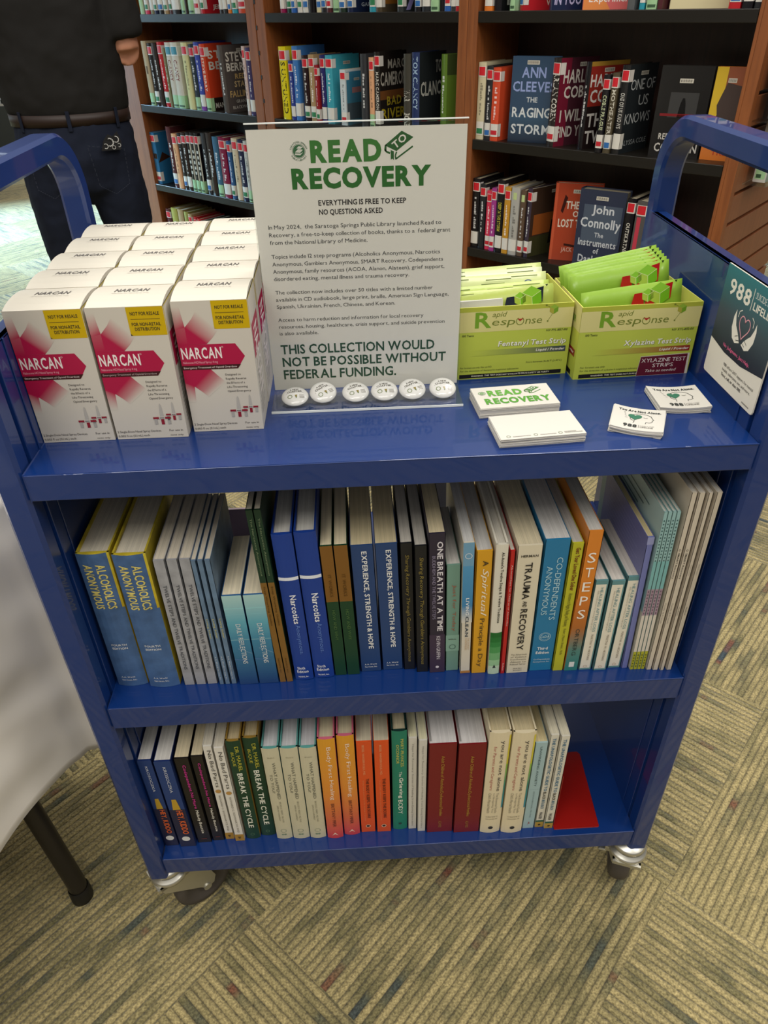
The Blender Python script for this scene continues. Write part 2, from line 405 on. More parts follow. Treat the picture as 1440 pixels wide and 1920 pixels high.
# slatted end panel with its grooves, and the displays on it
sp = empty('slatwall_panel', (CX, CY, 0), -TH, 'brown grooved slat panel closing the right end of the bookcases', 'end panel')
mb = MB(); z = 0.0; g = .0825; zz = [.733 + g * (k - 8) for k in range(21)]
prev = 0
mb.box(-.024, -.014, .02, .62, 0, TOPZ)
for q in zz:
    if q < .05 or q > TOPZ - .05: continue
    mb.box(-.014, -.002, 0.0, .62, prev, q - .005); prev = q + .005
mb.box(-.014, -.002, 0, .62, prev, TOPZ)
mb.build('slat_board', M_SLAT, sp, bevel=.0015)
mb = MB(); mb.box(-.0262, .0, -.0006, .03, 0, TOPZ); mb.build('edge_strip', M_WOOD, sp)

# bookcase back half (other aisle) keeps the end panel from standing alone
bb = empty('bookcase', (CX, CY, 0), -TH, 'back side of the cherry bookcase row facing the other aisle', 'bookcase', 'cherry bookcases in one row')
mb = MB(); mb.box(-3.05, -.027, DEP + .002, DEP + .02, 0, TOPZ + .03); mb.build('back_panel', M_WOODDK, bb)
mb = MB(); mb.box(-3.05, -.027, DEP + .02, .60, 0, .1); mb.box(-3.05, -.027, DEP + .02, .60, TOPZ, TOPZ + .03)
mb.build('carcass', M_WOOD, bb)

# ---------------------------------------------------------------- books: one builder for all
def book(label, loc, rz, w, h, d, cover, draw=None, hard=True, pages='#d8cfb8', roll=0, group=None, mat_c=None, name='book', inset=None, page_mark=None, board=None):
    root = empty(name, loc, 0, label, 'book', group)
    root.rotation_euler = (0, roll, rz)
    cm = mat_c or M_PRINT
    th = .0022 if hard else .0006; ins = (.0035 if hard else .0) if inset is None else inset
    b = min(.10 * w, .0035) if hard else 0
    mb = MB(); bc = board or cover
    mb.box(-w / 2, -w / 2 + th, 0, d, 0, h, bc); mb.box(w / 2 - th, w / 2, 0, d, 0, h, bc)
    n = 6 if b else 1; F = Face(mb, (-w / 2, 0, 0), (1, 0, 0), (0, 0, 1), w, h, 0, bulge=b)
    for i in range(n):
        u0, u1 = i / n, (i + 1) / n
        mb.face([F.P(u0, 0, 0), F.P(u1, 0, 0), F.P(u1, 1, 0), F.P(u0, 1, 0)], cover, 0, True)
        a0, a1 = F.P(u0, 1, 0), F.P(u1, 1, 0)
        mb.face([a0, a1, (a1[0], .0025, h), (a0[0], .0025, h)], bc)
        a0, a1 = F.P(u0, 0, 0), F.P(u1, 0, 0)
        mb.face([a1, a0, (a0[0], .0025, 0), (a1[0], .0025, 0)], bc)
    mb.face([(w / 2, .0025, 0), (-w / 2, .0025, 0), (-w / 2, .0025, h), (w / 2, .0025, h)], bc)
    if draw:
        FR = Face(mb, (w / 2, 0, 0), (0, 1, 0), (0, 0, 1), d, h); BK = Face(mb, (-w / 2, d, 0), (0, -1, 0), (0, 0, 1), d, h)
        draw(F, FR, BK)
    mb.build('cover', cm, root)
    pg = MB(); e = .0004
    pg.box(-w / 2 + th + .0002, w / 2 - th - .0002, .0028, d - (.004 if hard else .0006), max(ins, e), h - max(ins, e), pages)
    if page_mark: page_mark(Face(pg, (-w / 2 + th, .0028, h - max(ins, e)), (1, 0, 0), (0, 1, 0), w - 2 * th, d))
    pg.build('pages', M_PAGES, root)
    return root

def sticker(root, name, w, h, v0, v1, d, cols, wrap=.02, b=0):
    """library label on the spine that folds a little way round onto the front cover"""
    mb = MB(); F = Face(mb, (-w / 2, 0, 0), (1, 0, 0), (0, 0, 1), w, h, bulge=b, eps=.0003); G = Face(mb, (w / 2, 0, 0), (0, 1, 0), (0, 0, 1), d, h, eps=.0003)
    base, top, frac = cols
    F.rect(.06, 1, v0, v1, base, 2); G.rect(0, wrap / d, v0, v1, base, 2)
    if top:
        vm = v0 + (v1 - v0) * frac[0]; vn = v0 + (v1 - v0) * frac[1]
        F.rect(.12, .9, vm, vn, top, 3)
    mb.build(name, M_PRINT, root)

COLORS = {
    'beige': '#b3a285', 'black': '#17151a', 'dark brown': '#2e2321', 'red': '#b3232b', 'white': '#d9d5cc', 'cream': '#d6cba2', 'olive': '#7d7c5c', 'navy': '#1d2745',
    'blue': '#2f5fa8', 'purple': '#4a3f73', 'magenta': '#8d1f4d', 'orange': '#d9772c', 'yellow': '#d8c81e', 'teal': '#2f93a6', 'maroon': '#4f262b', 'peach': '#d9a47c',
    'grey': '#8b8985', 'dark grey': '#34363a', 'pink': '#d1405f', 'green': '#3f6b35', 'mint': '#a9cda4', 'brown': '#5c4a3c', 'tan': '#a58a64', 'charcoal': '#25272b', 'light grey': '#b9b7b0', 'orange red': '#c8482a', 'pale yellow': '#cfcb96'}
ORD = ['first', 'second', 'third', 'fourth', 'fifth', 'sixth', 'seventh', 'eighth', 'ninth', 'tenth', 'eleventh', 'twelfth', 'thirteenth', 'fourteenth', 'fifteenth', 'sixteenth', 'seventeenth', 'eighteenth', 'nineteenth', 'twentieth', 'twenty-first', 'twenty-second', 'twenty-third']
ROWN = ['top', 'second', 'third', 'lowest']
GAPS = {}
def shelf_row(bay, row, items):
    """items: (t, w, h, colour, options) with t measured leftwards from the end panel"""
    z = SZ[row]; rnd = random.Random(bay + str(row)); n = len(items)
    for i, it in enumerate(items):
        t, w, h, cname = it[:4]; o = it[4] if len(it) > 4 else {}
        base = cname.split('|')[0]; col = o.get('c', COLORS[base]); yaw = o.get('yaw', 0); y0 = o.get('y', .012 + rnd.random() * .008); d = o.get('d', .15)
        w -= .0012
        # spine origin in the bookcase frame: x = -t + w/2
        ca, sa = cos(yaw), sin(yaw)
        lx = -t + (w / 2) * ca + .0006; ly = y0 + max(0, (w / 2) * -sa) + (0 if yaw <= 0 else 0)
        wx = CX + lx * cos(-TH) - ly * sin(-TH); wy = CY + lx * sin(-TH) + ly * cos(-TH)
        desc = o.get('say', base + ' library book')
        lab = '%s, %s from left, %s shelf, %s' % (desc, ORD[i], ROWN[row], BAYNAME[bay])
        if len(lab.split()) > 16: print('LONG', len(lab.split()), lab)
        def draw(F, FR, BK, o=o, col=col, rnd=rnd, base=base):
            for b in o.get('sb', []): F.rect(*b)
            for t_ in o.get('st', []):
                s, z0, z1, x0, x1, cc = t_[:6]; F.text(s, x0, x1, z0, z1, cc, 1, rot=True)
            if not o.get('st') and not o.get('plain'):
                cc = mixc(col, '#ffffff' if sum(C(col)) < .9 else '#201c1c', .55); v = .74
                while v > .3:                       # worn lettering too small to read
                    q = .012 + rnd.random() * .03; F.rect(.38, .38 + .12 + rnd.random() * .22, v - q, v, cc, 1); v -= q + .008 + (rnd.random() < .2) * .03
            for b in o.get('fb', []): FR.rect(*b)
            for pl in o.get('fp', []): FR.poly(*pl)
            for t_ in o.get('ft', []):
                s, u0, u1, v0, v1, cc = t_[:6]; FR.text(s, u0, u1, v0, v1, cc, t_[6] if len(t_) > 6 else 1)
            if o.get('bar'):
                u0, v0 = o['bar']; FR.rect(u0, u0 + .26, v0, v0 + .045, '#cfcabc', 3)
                for k in range(14): FR.rect(u0 + .02 + k * .016, u0 + .02 + k * .016 + (.006 if k % 3 else .010), v0 + .008, v0 + .037, '#3a3733', 4)
        r = book(lab, (wx, wy, z), -TH + yaw, w, h, d, col, draw, o.get('hard', True), o.get('pages', '#b9ae93'), group='library books on the %s shelf, %s' % (ROWN[row], BAYNAME[bay]), mat_c=M_GLOSS)
        b = min(.10 * w, .0035) if o.get('hard', True) else 0
        if o.get('stk', 'r') == 'r': sticker(r, 'genre_sticker', w, h, .82, .95, d, ('#d8d2cc', '#c81f2c', (.12, .95)), .02, b)
        elif o.get('stk') == 'b': sticker(r, 'genre_sticker', w, h, .80, .95, d, ('#d8d8d2', '#2b7f92', (.15, .9)), .02, b)
        lk = o.get('lab', rnd.choice('wwwhgb'))
        if lk in 'whgbm':
            cols = {'w': ('#d6d3cb', None, (0, 0)), 'h': ('#d6d3cb', '#bf2430', (.15, .5)), 'g': ('#d6d3cb', '#2e7a4e', (.1, .5)), 'b': ('#d6d3cb', '#2f67a8', (.05, .45)), 'm': ('#9cc394', '#3c5a3e', (.1, .25))}[lk]
            sticker(r, 'call_number_label', w, h, .06 if lk != 'm' else .0, .24 if lk != 'm' else .2, d, cols, .016, b)
W_ = '#d8d4cc'
# ---------------------------------------------------------------- what stands in the bookcases
def top(L): return [(t, w, .21 + ((i * 37) % 5) * .009, c) + ((o,) if o else ()) for i, (t, w, c, o) in enumerate(L)]
shelf_row('left', 0, top([(2.676, .030, 'mint', {'lab': 'n'}), (2.634, .028, 'pink', 0), (2.601, .030, 'olive', 0), (2.568, .026, 'navy', 0), (2.541, .038, 'black', 0), (2.499, .030, 'tan', 0),
    (2.467, .025, 'maroon', {'lab': 'g'}), (2.438, .052, 'black', {'lab': 'w'}), (2.379, .029, 'mint', {'lab': 'm'}), (2.349, .016, 'dark brown', {'lab': 'n'}), (2.332, .040, 'mint', {'lab': 'm'}), (2.290, .034, 'white', {'lab': 'h'}),
    (2.252, .026, 'red', {'say': 'red book with its red front cover showing', 'd': .15, 'ft': [('JENNY', .3, .9, .04, .12, '#e5dcd0')], 'fb': [(.1, .9, .25, .4, '#d8742c', 1)]}), (2.133, .028, 'black', {'lab': 'w'}), (2.101, .024, 'charcoal', {'lab': 'w'}), (2.075, .020, 'orange', 0), (2.052, .030, 'teal', {'lab': 'g'}), (2.016, .046, 'orange red', {'lab': 'h'}), (1.967, .030, 'pink', {'lab': 'w'}), (1.935, .018, 'charcoal', 0)]))
shelf_row('middle', 0, top([(1.770, .024, 'magenta', {'lab': 'w'}), (1.740, .026, 'green', {'lab': 'g', 'c': '#173a32'}), (1.710, .022, 'blue', {'lab': 'b'}), (1.683, .026, 'white', 0), (1.654, .029, 'white', {'say': 'white library book with grey lettering'}), (1.621, .032, 'black', {'lab': 'n'}), (1.585, .025, 'cream', 0), (1.556, .024, 'charcoal', 0),
    (1.530, .024, 'maroon', {'lab': 'h'}), (1.504, .034, 'dark grey', {'lab': 'm'}), (1.468, .030, 'green', {'c': '#26352c'}), (1.432, .028, 'navy', {'ft': [('GARETH', .3, .9, .07, .12, '#b9c0c8')]}), (1.330, .030, 'teal', {'lab': 'g'}), (1.297, .028, 'brown', {'fb': [(.1, .9, .1, .5, '#8a5a24', 1)], 'c': '#4a4030'}), (1.203, .026, 'purple', {'fp': [([(.1, .02), (.25, .02), (.9, .6), (.7, .6)], '#9a90c8', 1)], 'c': '#2e3234'}), (1.128, .026, 'black', 0), (1.099, .032, 'charcoal', 0), (1.064, .032, 'mint', {'lab': 'm'}), (1.031, .018, 'black', {'lab': 'n'}), (1.012, .024, 'blue', {'lab': 'h'}), (.987, .020, 'dark grey', {'lab': 'w'}), (.966, .015, 'red', {'lab': 'w'})]))
fo = -pi / 2 * .93
shelf_row('right', 0, top([(.855, .029, 'orange', {'lab': 'w'}), (.822, .026, 'black', {'lab': 'n', 'ft': [('LA', .2, .9, .06, .16, '#c8c8c0')]}), (.768, .018, 'mint', {'lab': 'm'}),
    (.748, .024, 'red', {'yaw': -.55, 'y': .03, 'ft': [('VENUS', .5, .95, .05, .12, '#e0c8b8')]}), (.650, .024, 'navy', {'yaw': -.75, 'y': .03, 'lab': 'n', 'ft': [('IN TOO DEEP', .05, .97, .05, .17, '#b9b2d6')]}), (.545, .022, 'pink', {'yaw': -1.1, 'y': .035, 'lab': 'n', 'c': '#d66a68', 'fp': [([(0, 0), (.5, 0), (.2, .3), (0, .35)], '#e08a4c', 1)], 'ft': [('Experiment', .1, .9, .06, .16, '#f0e4dc')]}), (.392, .022, 'grey', {'lab': 'n', 'ft': [('HOO', .2, .8, .12, .2, '#c8c8c4')], 'c': '#55585a'}), (.360, .016, 'teal', {'lab': 'w'}), (.340, .030, 'mint', {'lab': 'm'}), (.307, .014, 'maroon', {'lab': 'n'}),
    (.290, .02, 'cream', {'yaw': -1.2, 'y': .04, 'lab': 'n', 'fb': [(.06, .94, .1, 1, '#a3182a', 1)], 'ft': [('SHUDDERS', .1, .9, .14, .24, '#e4d9c4')]}), (.120, .03, 'red', {'lab': 'b'}), (.086, .026, 'black', {'lab': 'g'}), (.058, .018, 'charcoal', {'lab': 'w'})]))

shelf_row('left', 1, [(2.717, .036, .254, 'beige', {'stk': 'n', 'lab': 'm', 'plain': 1, 'sb': [(.3, .7, .5, .62, '#6e5d4a', 1)]}), (2.677, .034, .246, 'black', {'lab': 'g'}), (2.641, .036, .247, 'dark brown', {'stk': 'n', 'lab': 'n'}), (2.601, .036, .252, 'red', {'lab': 'g', 'c': '#b8222c'}),
    (2.563, .016, .23, 'olive', {'stk': 'n', 'lab': 'n'}), (2.544, .044, .251, 'white', {'say': 'white library book with dark red lettering', 'stk': 'b', 'lab': 'm', 'c': '#c9c1b4', 'st': [('CLANCY', .42, .74, .25, .75, '#7a3038')]}), (2.497, .050, .252, 'white', {'say': 'white library book with red lettering, wide spine', 'stk': 'b', 'lab': 'm', 'c': '#cbc4b6', 'st': [('CLANCY', .42, .74, .25, .75, '#7a3038')]}),
    (2.417, .040, .252, 'pale yellow', {'lab': 'n'}), (2.375, .036, .247, 'navy', {'lab': 'm', 'c': '#22323f'}), (2.335, .034, .255, 'purple', {'say': 'bright blue and purple library book', 'c': '#35459c', 'lab': 'w', 'sb': [(0, 1, 0, .2, '#7a3f9c', 1)]}),
    (2.297, .036, .249, 'orange red', {'say': 'orange red book with cover showing', 'c': '#c53f22', 'lab': 'm', 'st': [('STEVE BERRY', .3, .8, .3, .7, '#e6d6c4')], 'ft': [('STE', .08, .78, .78, .90, '#dcd6ca'), ('BER', .08, .78, .62, .74, '#dcd6ca'), ('ATLAS', .5, .95, .15, .21, '#d8d2c6'), ('MANEUVER', .15, .95, .04, .12, '#d8d2c6')], 'fb': [(0, 1, 0, .2, '#2b1f1c', 1)], 'fp': [([(.72 + .2 * cos(a * .5236), .45 + .1 * sin(a * .5236)) for a in range(12)], '#a37f35', 1)]}),
    (2.175, .034, .246, 'grey', {'say': 'brown grey book with cover showing', 'c': '#4c4542', 'lab': 'n', 'stk': 'n', 'bar': (.5, .9), 'ft': [('STEVE', .08, .9, .76, .9, '#cfc9bd'), ('BERRY', .08, .9, .62, .74, '#cfc9bd'), ('RED', .35, .75, .5, .58, '#b99a62'), ('STAR', .3, .8, .38, .47, '#c2a878'), ('FALLING', .1, .9, .23, .33, '#b99a62'), ('GRANT', .3, .7, .14, .19, '#a9a39a'), ('BLACKWOOD', .15, .9, .05, .1, '#a9a39a')]}),
    (2.026, .018, .245, 'pink', {'say': 'narrow pink and white library book', 'c': '#c9b3ae', 'lab': 'w'}), (2.005, .029, .240, 'purple', {'lab': 'w', 'c': '#3c3560'}), (1.972, .018, .249, 'orange', {'lab': 'w'})])
shelf_row('left', 2, [(2.783, .037, .232, 'blue', {'say': 'bright blue library book with dark bird shape', 'c': '#2b6d9a', 'plain': 1, 'sb': [(.2, .9, .5, .6, '#2a1d18', 1)], 'fp': [([(0, .42), (.5, .5), (.2, .62)], '#3a2418', 1)], 'lab': 'h'}), (2.642, .036, .266, 'maroon', {'stk': 'n', 'lab': 'b'}), (2.600, .036, .240, 'peach', {'lab': 'n'}), (2.560, .028, .244, 'charcoal', {'lab': 'b'}), (2.528, .034, .250, 'dark brown', {'lab': 'w'}),
    ] + [(t, .030, .254 + k * .001, 'black', {'say': s, 'lab': 'm', 'sb': [(.78, 1, 0, .85, '#c9c4b4', 1)] + [(.25, .65, .30 + q * .09, .35 + q * .09, '#c2beb4', 1) for q in range(5)], 'plain': 1}) for k, (t, s) in enumerate([(2.490, 'black pale-striped spine, left of three alike'), (2.457, 'black pale-striped spine, middle of three alike'), (2.424, 'black pale-striped spine, right of three alike')])] +
    [(2.382, .031, .258, 'dark grey', {'stk': 'n', 'lab': 'b'}), (2.345, .040, .262, 'dark brown', {'stk': 'n', 'lab': 'n'}), (2.299, .040, .25, 'blue', {'c': '#37617c', 'lab': 'm', 'stk': 'n'}), (2.249, .046, .252, 'magenta', {'c': '#7c1b3f', 'lab': 'w'}), (2.198, .026, .239, 'blue', {'c': '#2c5684'}), (2.166, .038, .254, 'cream', {'c': '#c9b79a', 'lab': 'n'}), (2.123, .034, .252, 'navy', {'lab': 'g'}), (2.086, .029, .249, 'light grey', {'lab': 'm'}), (2.05, .03, .24, 'blue', {'say': 'dark blue library book'}), (2.015, .03, .24, 'beige', {})])
shelf_row('left', 3, [(2.760, .040, .235, 'maroon', {'lab': 'n'}), (2.715, .050, .245, 'olive', {'c': '#9c9548', 'stk': 'n'}), (2.660, .045, .245, 'tan', {'stk': 'n'}), (2.610, .036, .24, 'yellow', {'c': '#8f8a48', 'stk': 'n'}), (2.570, .03, .235, 'tan', {'say': 'tan library book with red sticker'}), (2.536, .024, .225, 'red', {}), (2.508, .03, .22, 'red', {'say': 'red library book with white spine edge'}), (2.474, .03, .215, 'light grey', {'stk': 'n'}), (2.44, .035, .22, 'charcoal', {'stk': 'n'}), (2.40, .035, .22, 'dark brown', {'stk': 'n'})])
shelf_row('middle', 1, [(1.806, .040, .247, 'yellow', {'lab': 'n', 'st': [('S UNTUNED', .08, .8, .25, .85, '#3c3a12')]}), (1.757, .024, .202, 'navy', {'c': '#2c3c86', 'lab': 'w'}), (1.730, .030, .250, 'blue', {'say': 'tall blue library book with cover showing', 'c': '#3f74b4', 'lab': 'w', 'bar': (.45, .86), 'fp': [([(.2, .1), (.6, .1), (.5, .7), (.3, .7)], '#b8b8b4', 1)]}), (1.682, .030, .221, 'black', {'lab': 'g', 'c': '#2a1a1c'}), (1.646, .030, .224, 'tan', {'lab': 'g'}), (1.612, .020, .192, 'red', {'say': 'short dark red library book', 'c': '#8f2028'}), (1.588, .026, .224, 'purple', {'say': 'dark purple library book', 'c': '#2b2b66', 'lab': 'w'}),
    (1.558, .036, .224, 'teal', {'say': 'teal library book with teal cover showing', 'lab': 'w', 'c': '#3e9cae', 'bar': (.4, .86)}), (1.480, .029, .181, 'white', {'say': 'short white and blue paperback with cover showing', 'd': .115, 'hard': False, 'c': '#c3ccd0', 'lab': 'h', 'bar': (.4, .80), 'fb': [(.04, 1, .0, .96, '#3c6878', 1, '#3b7c9c'), (.3, .95, .58, .68, '#9c7070', 2), (.04, 1, .1, .4, '#45525a', 2)]}),
    (1.378, .030, .232, 'dark grey', {'lab': 'n', 'stk': 'n'}), (1.342, .024, .222, 'peach', {'lab': 'm'}), (1.314, .026, .239, 'black', {'say': 'black book with brown cover showing', 'lab': 'w', 'c': '#211c1a', 'st': [('MARC CAMERON', .25, .75, .3, .8, '#cac6bc')], 'ft': [('MARC', .3, .95, .78, .9, '#a9a49a'), ('CAMERON', .02, .98, .56, .74, '#a9a49a'), ('BAD', .25, .8, .3, .42, '#a8952c'), ('RIVER', .05, .95, .12, .26, '#b09c26')], 'fb': [(0, 1, .38, .5, '#6e4524', 1)]}),
    (1.178, .032, .236, 'dark grey', {'say': 'mottled dark grey book with white letters', 'stk': 'n', 'lab': 'n', 'c': '#3f3d36', 'st': [('WAR', .4, .55, .1, .9, '#c8c4b8'), ('BONE', .08, .25, .1, .9, '#c8c4b8')]}), (1.140, .034, .241, 'navy', {'say': 'navy book with dark green cover showing', 'stk': 'n', 'lab': 'n', 'c': '#25345f', 'st': [('TOM CLANCY', .3, .95, .2, .8, '#9db6cf')], 'fb': [(0, 1, 0, 1, '#23282a', 1)], 'ft': [('TOM', .6, .95, .74, .9, '#a6a69e'), ('CLANCY', .05, .98, .46, .64, '#b2b2aa')]}),
    (1.036, .036, .237, 'green', {'say': 'green book with yellow and black cover art', 'stk': 'n', 'lab': 'n', 'c': '#5c7a2c', 'yaw': -.35, 'y': .03, 'bar': (.5, .58), 'fb': [(0, 1, .75, 1, '#3b4a26', 1), (.4, 1, 0, .3, '#20262e', 1), (.5, .95, .3, .42, '#8f3428', 1)], 'fp': [([(.3, .1), (.5, .3), (.42, .3), (.6, .5), (.35, .28), (.45, .28)], '#d2d2b0', 2)], 'ft': [('MILES', .3, .95, .82, .94, '#c8c890')]})])
shelf_row('right', 1, [(.868, .030, .220, 'cream', {'lab': 'g', 'c': '#c9c0a0'}), (.836, .024, .211, 'charcoal', {'lab': 'b'}), (.809, .030, .207, 'orange red', {'lab': 'h', 'c': '#cc4a2b'}),
    (.756, .026, .238, 'blue', {'say': 'dark blue book facing out with pale lettering', 'yaw': -1.37, 'y': .03, 'stk': 'n', 'lab': 'n', 'c': '#2c4560', 'bar': (.32, .91), 'fb': [(0, 1, 0, .35, '#1f2b3c', 1, '#35546e')], 'ft': [('ANN', .22, .74, .76, .88, '#8c9ccc'), ('CLEEVES', .04, .96, .60, .72, '#8c9ccc'), ('THE', .36, .6, .48, .54, '#c2c8cc'), ('RAGING', .06, .92, .30, .42, '#ccd2d4'), ('STORM', .06, .92, .10, .22, '#ccd2d4')]}),
    (.605, .034, .237, 'maroon', {'say': 'black and dark red book with large white lettering', 'lab': 'h', 'c': '#2a2524', 'yaw': -.35, 'y': .015, 'st': [('HARLAN COBEN', .3, .9, .3, .95, '#d2cec6')], 'bar': (.5, .9), 'fb': [(0, .28, 0, 1, '#6e1c30', 1), (.28, 1, 0, 1, '#43202a', 1)], 'ft': [('HARLAN', .1, .98, .72, .87, '#cfc8c0'), ('COBEN', .15, .98, .55, .69, '#cfc8c0'), ('I WILL', .1, .8, .28, .42, '#c9c2ba'), ('FIND YOU', .05, .98, .1, .23, '#c9c2ba')]}),
    (.498, .024, .230, 'black', {'say': 'black and red book half facing out, huge lettering', 'stk': 'n', 'lab': 'n', 'yaw': -.35, 'y': .02, 'd': .15, 'bar': (.35, .88), 'fb': [(0, 1, .95, 1, '#a07a30', 1), (0, 1, .5, .95, '#8c2a22', 1), (0, 1, 0, .5, '#241a1a', 1)], 'fp': [([(.4, .3), (.6, .3), (.6, .6), (.5, .7), (.4, .6)], '#161214', 2)], 'ft': [('HARLAN', .02, .98, .72, .86, '#d2cec8'), ('COBEN', .05, .95, .54, .69, '#d2cec8'), ('THINK', .03, .97, .26, .42, '#d6d2cc'), ('TWICE', .03, .97, .06, .22, '#d6d2cc')]}),
    (.424, .022, .201, 'black', {'say': 'narrow black book with green and white lettering', 'lab': 'h', 'st': [('COBLE PRAGUE', .3, .75, .25, .8, '#b9c29c')], 'd': .13, 'y': .0, 'yaw': 0}), (.399, .022, .207, 'brown', {'say': 'mottled brown book with white lettering', 'lab': 'b', 'c': '#4c4434', 'st': [('MOTHEATERS', .2, .8, .25, .8, '#c9c4b6')], 'd': .13, 'y': .002}),
    (.374, .026, .226, 'black', {'say': 'black book with dark cover and thin white lettering', 'lab': 'w', 'c': '#1c1c1e', 'y': .004, 'yaw': -.12, 'st': [('ONE OF US KNOWS', .3, .7, .25, .8, '#c2c0ba')], 'bar': (.4, .88), 'fb': [(0, 1, 0, 1, '#23282b', 1)], 'ft': [('ONE OF', .1, .95, .72, .84, '#b4b8b8', 0), ('US', .45, .8, .54, .66, '#b4b8b8', 0), ('KNOWS', .05, .95, .34, .46, '#b4b8b8', 0), ('ALYSSA COLE', .05, .95, .09, .15, '#9a9e9e', 0)]}),
    (.274, .028, .227, 'black', {'say': 'black book facing out with misty grey scene', 'stk': 'n', 'lab': 'n', 'yaw': -1.38, 'y': .03, 'd': .138, 'c': '#1d1c1b', 'bar': (.38, .82), 'fb': [(0, 1, 0, 1, '#1e1d1c', 1), (.25, .8, .45, .72, '#3c3c3c', 2), (.1, .9, .46, .49, '#7a2024', 3)], 'fp': [([(.44, .45), (.6, .45), (.57, .6), (.54, .66), (.5, .66), (.47, .6)], '#121212', 3)], 'ft': [('REED FARREL', .15, .9, .2, .27, '#bdb9b2'), ('COLEMAN', .1, .95, .06, .16, '#bdb9b2')]}),
    (.130, .018, .226, 'orange', {'say': 'orange book facing out with dark face silhouette', 'stk': 'n', 'lab': 'n', 'yaw': -1.5, 'y': .06, 'd': .085, 'c': '#c8702c', 'fb': [(0, .35, .2, 1, '#d2b02c', 1), (.35, 1, .1, 1, '#8a4c30', 1)], 'fp': [([(.2, .2), (.95, .2), (.95, .8), (.4, .84), (.28, .7), (.2, .6), (.26, .5), (.2, .42), (.24, .3)], '#40322e', 2)], 'ft': [('FREE', .4, .95, .06, .15, '#b03a20')], 'bar': (.4, .84)})])
shelf_row('right', 2, [(.868, .030, .230, 'black', {'lab': 'w'}), (.836, .024, .215, 'charcoal', {'lab': 'n'}), (.810, .022, .196, 'pink', {'lab': 'h', 'c': '#d23a56'}), (.786, .020, .208, 'magenta', {'say': 'bright magenta library book', 'lab': 'h', 'c': '#9c3a86'}), (.764, .028, .236, 'black', {'say': 'black book with yellow lettering', 'lab': 'w', 'st': [('DEEP IN THE STORM', .3, .7, .25, .72, '#b9b23c')]}), (.734, .024, .217, 'orange', {'say': 'amber yellow library book', 'c': '#bd8a2e', 'lab': 'w'}), (.708, .032, .219, 'light grey', {'stk': 'n', 'lab': 'w', 'c': '#aaa8a2', 'sb': [(.25, .7, .83, .93, '#b9c98c', 2)]}), (.674, .021, .214, 'brown', {'stk': 'n', 'lab': 'h', 'sb': [(.2, .8, .83, .93, '#b9c98c', 2)]}),
    (.651, .022, .221, 'purple', {'say': 'dark purple book with burnt orange cover showing', 'yaw': -.25, 'lab': 'h', 'c': '#3a3040', 'bar': (.6, .9), 'fb': [(0, 1, 0, .3, '#3a3a22', 1), (0, 1, .3, 1, '#3c2c22', 1), (.1, .8, .32, .62, '#8f5024', 2)], 'fp': [([(.62, .15), (.78, .15), (.74, .5), (.68, .5)], '#171412', 3)]}),
    (.572, .03, .244, 'orange red', {'say': 'rust red book facing out with white lettering', 'stk': 'n', 'lab': 'n', 'yaw': -1.2, 'y': .045, 'c': '#a8452c', 'bar': (.38, .88), 'fb': [(0, .06, 0, 1, '#c0573a', 1)], 'fp': [([(.15, .65), (.2, .62), (.28, .82), (.22, .86)], '#3c1c18', 2), ([(.3, .2), (.9, .16), (.9, .19), (.3, .23)], '#3c1c18', 2)], 'ft': [('THE LAST', .25, .98, .68, .78, '#e0d6c8'), ('OF', .42, .62, .58, .66, '#e0d6c8'), ('LOST THINGS', .12, .98, .44, .55, '#e0d6c8'), ('JACK CARROLL', .25, .98, .10, .18, '#d8a898')]}),
    (.465, .046, .243, 'navy', {'say': 'thick navy book facing out with silver lettering', 'stk': 'n', 'lab': 'n', 'yaw': -1.47, 'y': .02, 'c': '#2c3348', 'pages': '#9c937c', 'bar': (.36, .88), 'fb': [(.12, .95, .35, .82, '#4a5566', 1)], 'ft': [('John', .3, .78, .68, .82, '#c6cad0'), ('Connolly', .08, .96, .50, .66, '#c6cad0'), ('The', .42, .62, .42, .48, '#b9bdc4'), ('Instruments', .08, .92, .30, .39, '#b9bdc4'), ('of', .44, .56, .21, .28, '#b9bdc4'), ('Darkness', .12, .86, .08, .18, '#b9bdc4')]}),
    (.300, .028, .234, 'black', {'lab': 'w', 'say': 'black book with white lettering', 'st': [('OUTSKIRTING', .3, .7, .3, .75, '#c6c2b8')]}), (.268, .034, .231, 'pink', {'say': 'grey book with pink splashed lettering', 'c': '#54514f', 'lab': 'n', 'sb': [(.2, .6, .35, .8, '#b8394c', 1)], 'plain': 1})])

# display books on the slatted end panel
def end_point(e, out, z):  # e: into the row along the end panel, out: away from it
    return (CX + NX * e + cos(TH) * out, CY + NY * e - sin(TH) * out, z)
def slat_book(label, e, z, w, h, d, col, draw):
    # covers the panel face: front cover faces outwards (+x of the bookcase frame)
    r = book(label, end_point(e, .035, z), -TH, w, h, d, col, draw, mat_c=M_GLOSS, group='books displayed on the slat panel')
    return r
def dr1(F, FR, BK):
    F.text('AGREEMENT', .3, .7, .2, .75, '#c98a80', 1, rot=True); FR.rect(0, 1, 0, 1, '#7a5348', 1, '#3a2f2c'); FR.rect(.2, .8, .3, .6, '#b08a74', 2)
r = slat_book('black book with brick red lettering displayed on the slat panel', .055, 1.005, .036, .23, .155, '#1d1a19', dr1)
sticker(r, 'genre_sticker', .036, .23, .82, .97, .155, ('#d8d2cc', '#c81f2c', (.08, .95)), .02, .0035)
def dr2(F, FR, BK):
    F.rect(0, 1, 0, 1, '#b9b6b0', 1); F.rect(.1, .9, .05, .3, '#9cc394', 2); F.rect(.2, .6, .07, .13, '#34503a', 3); FR.rect(0, 1, 0, 1, '#8fa8a4', 1)
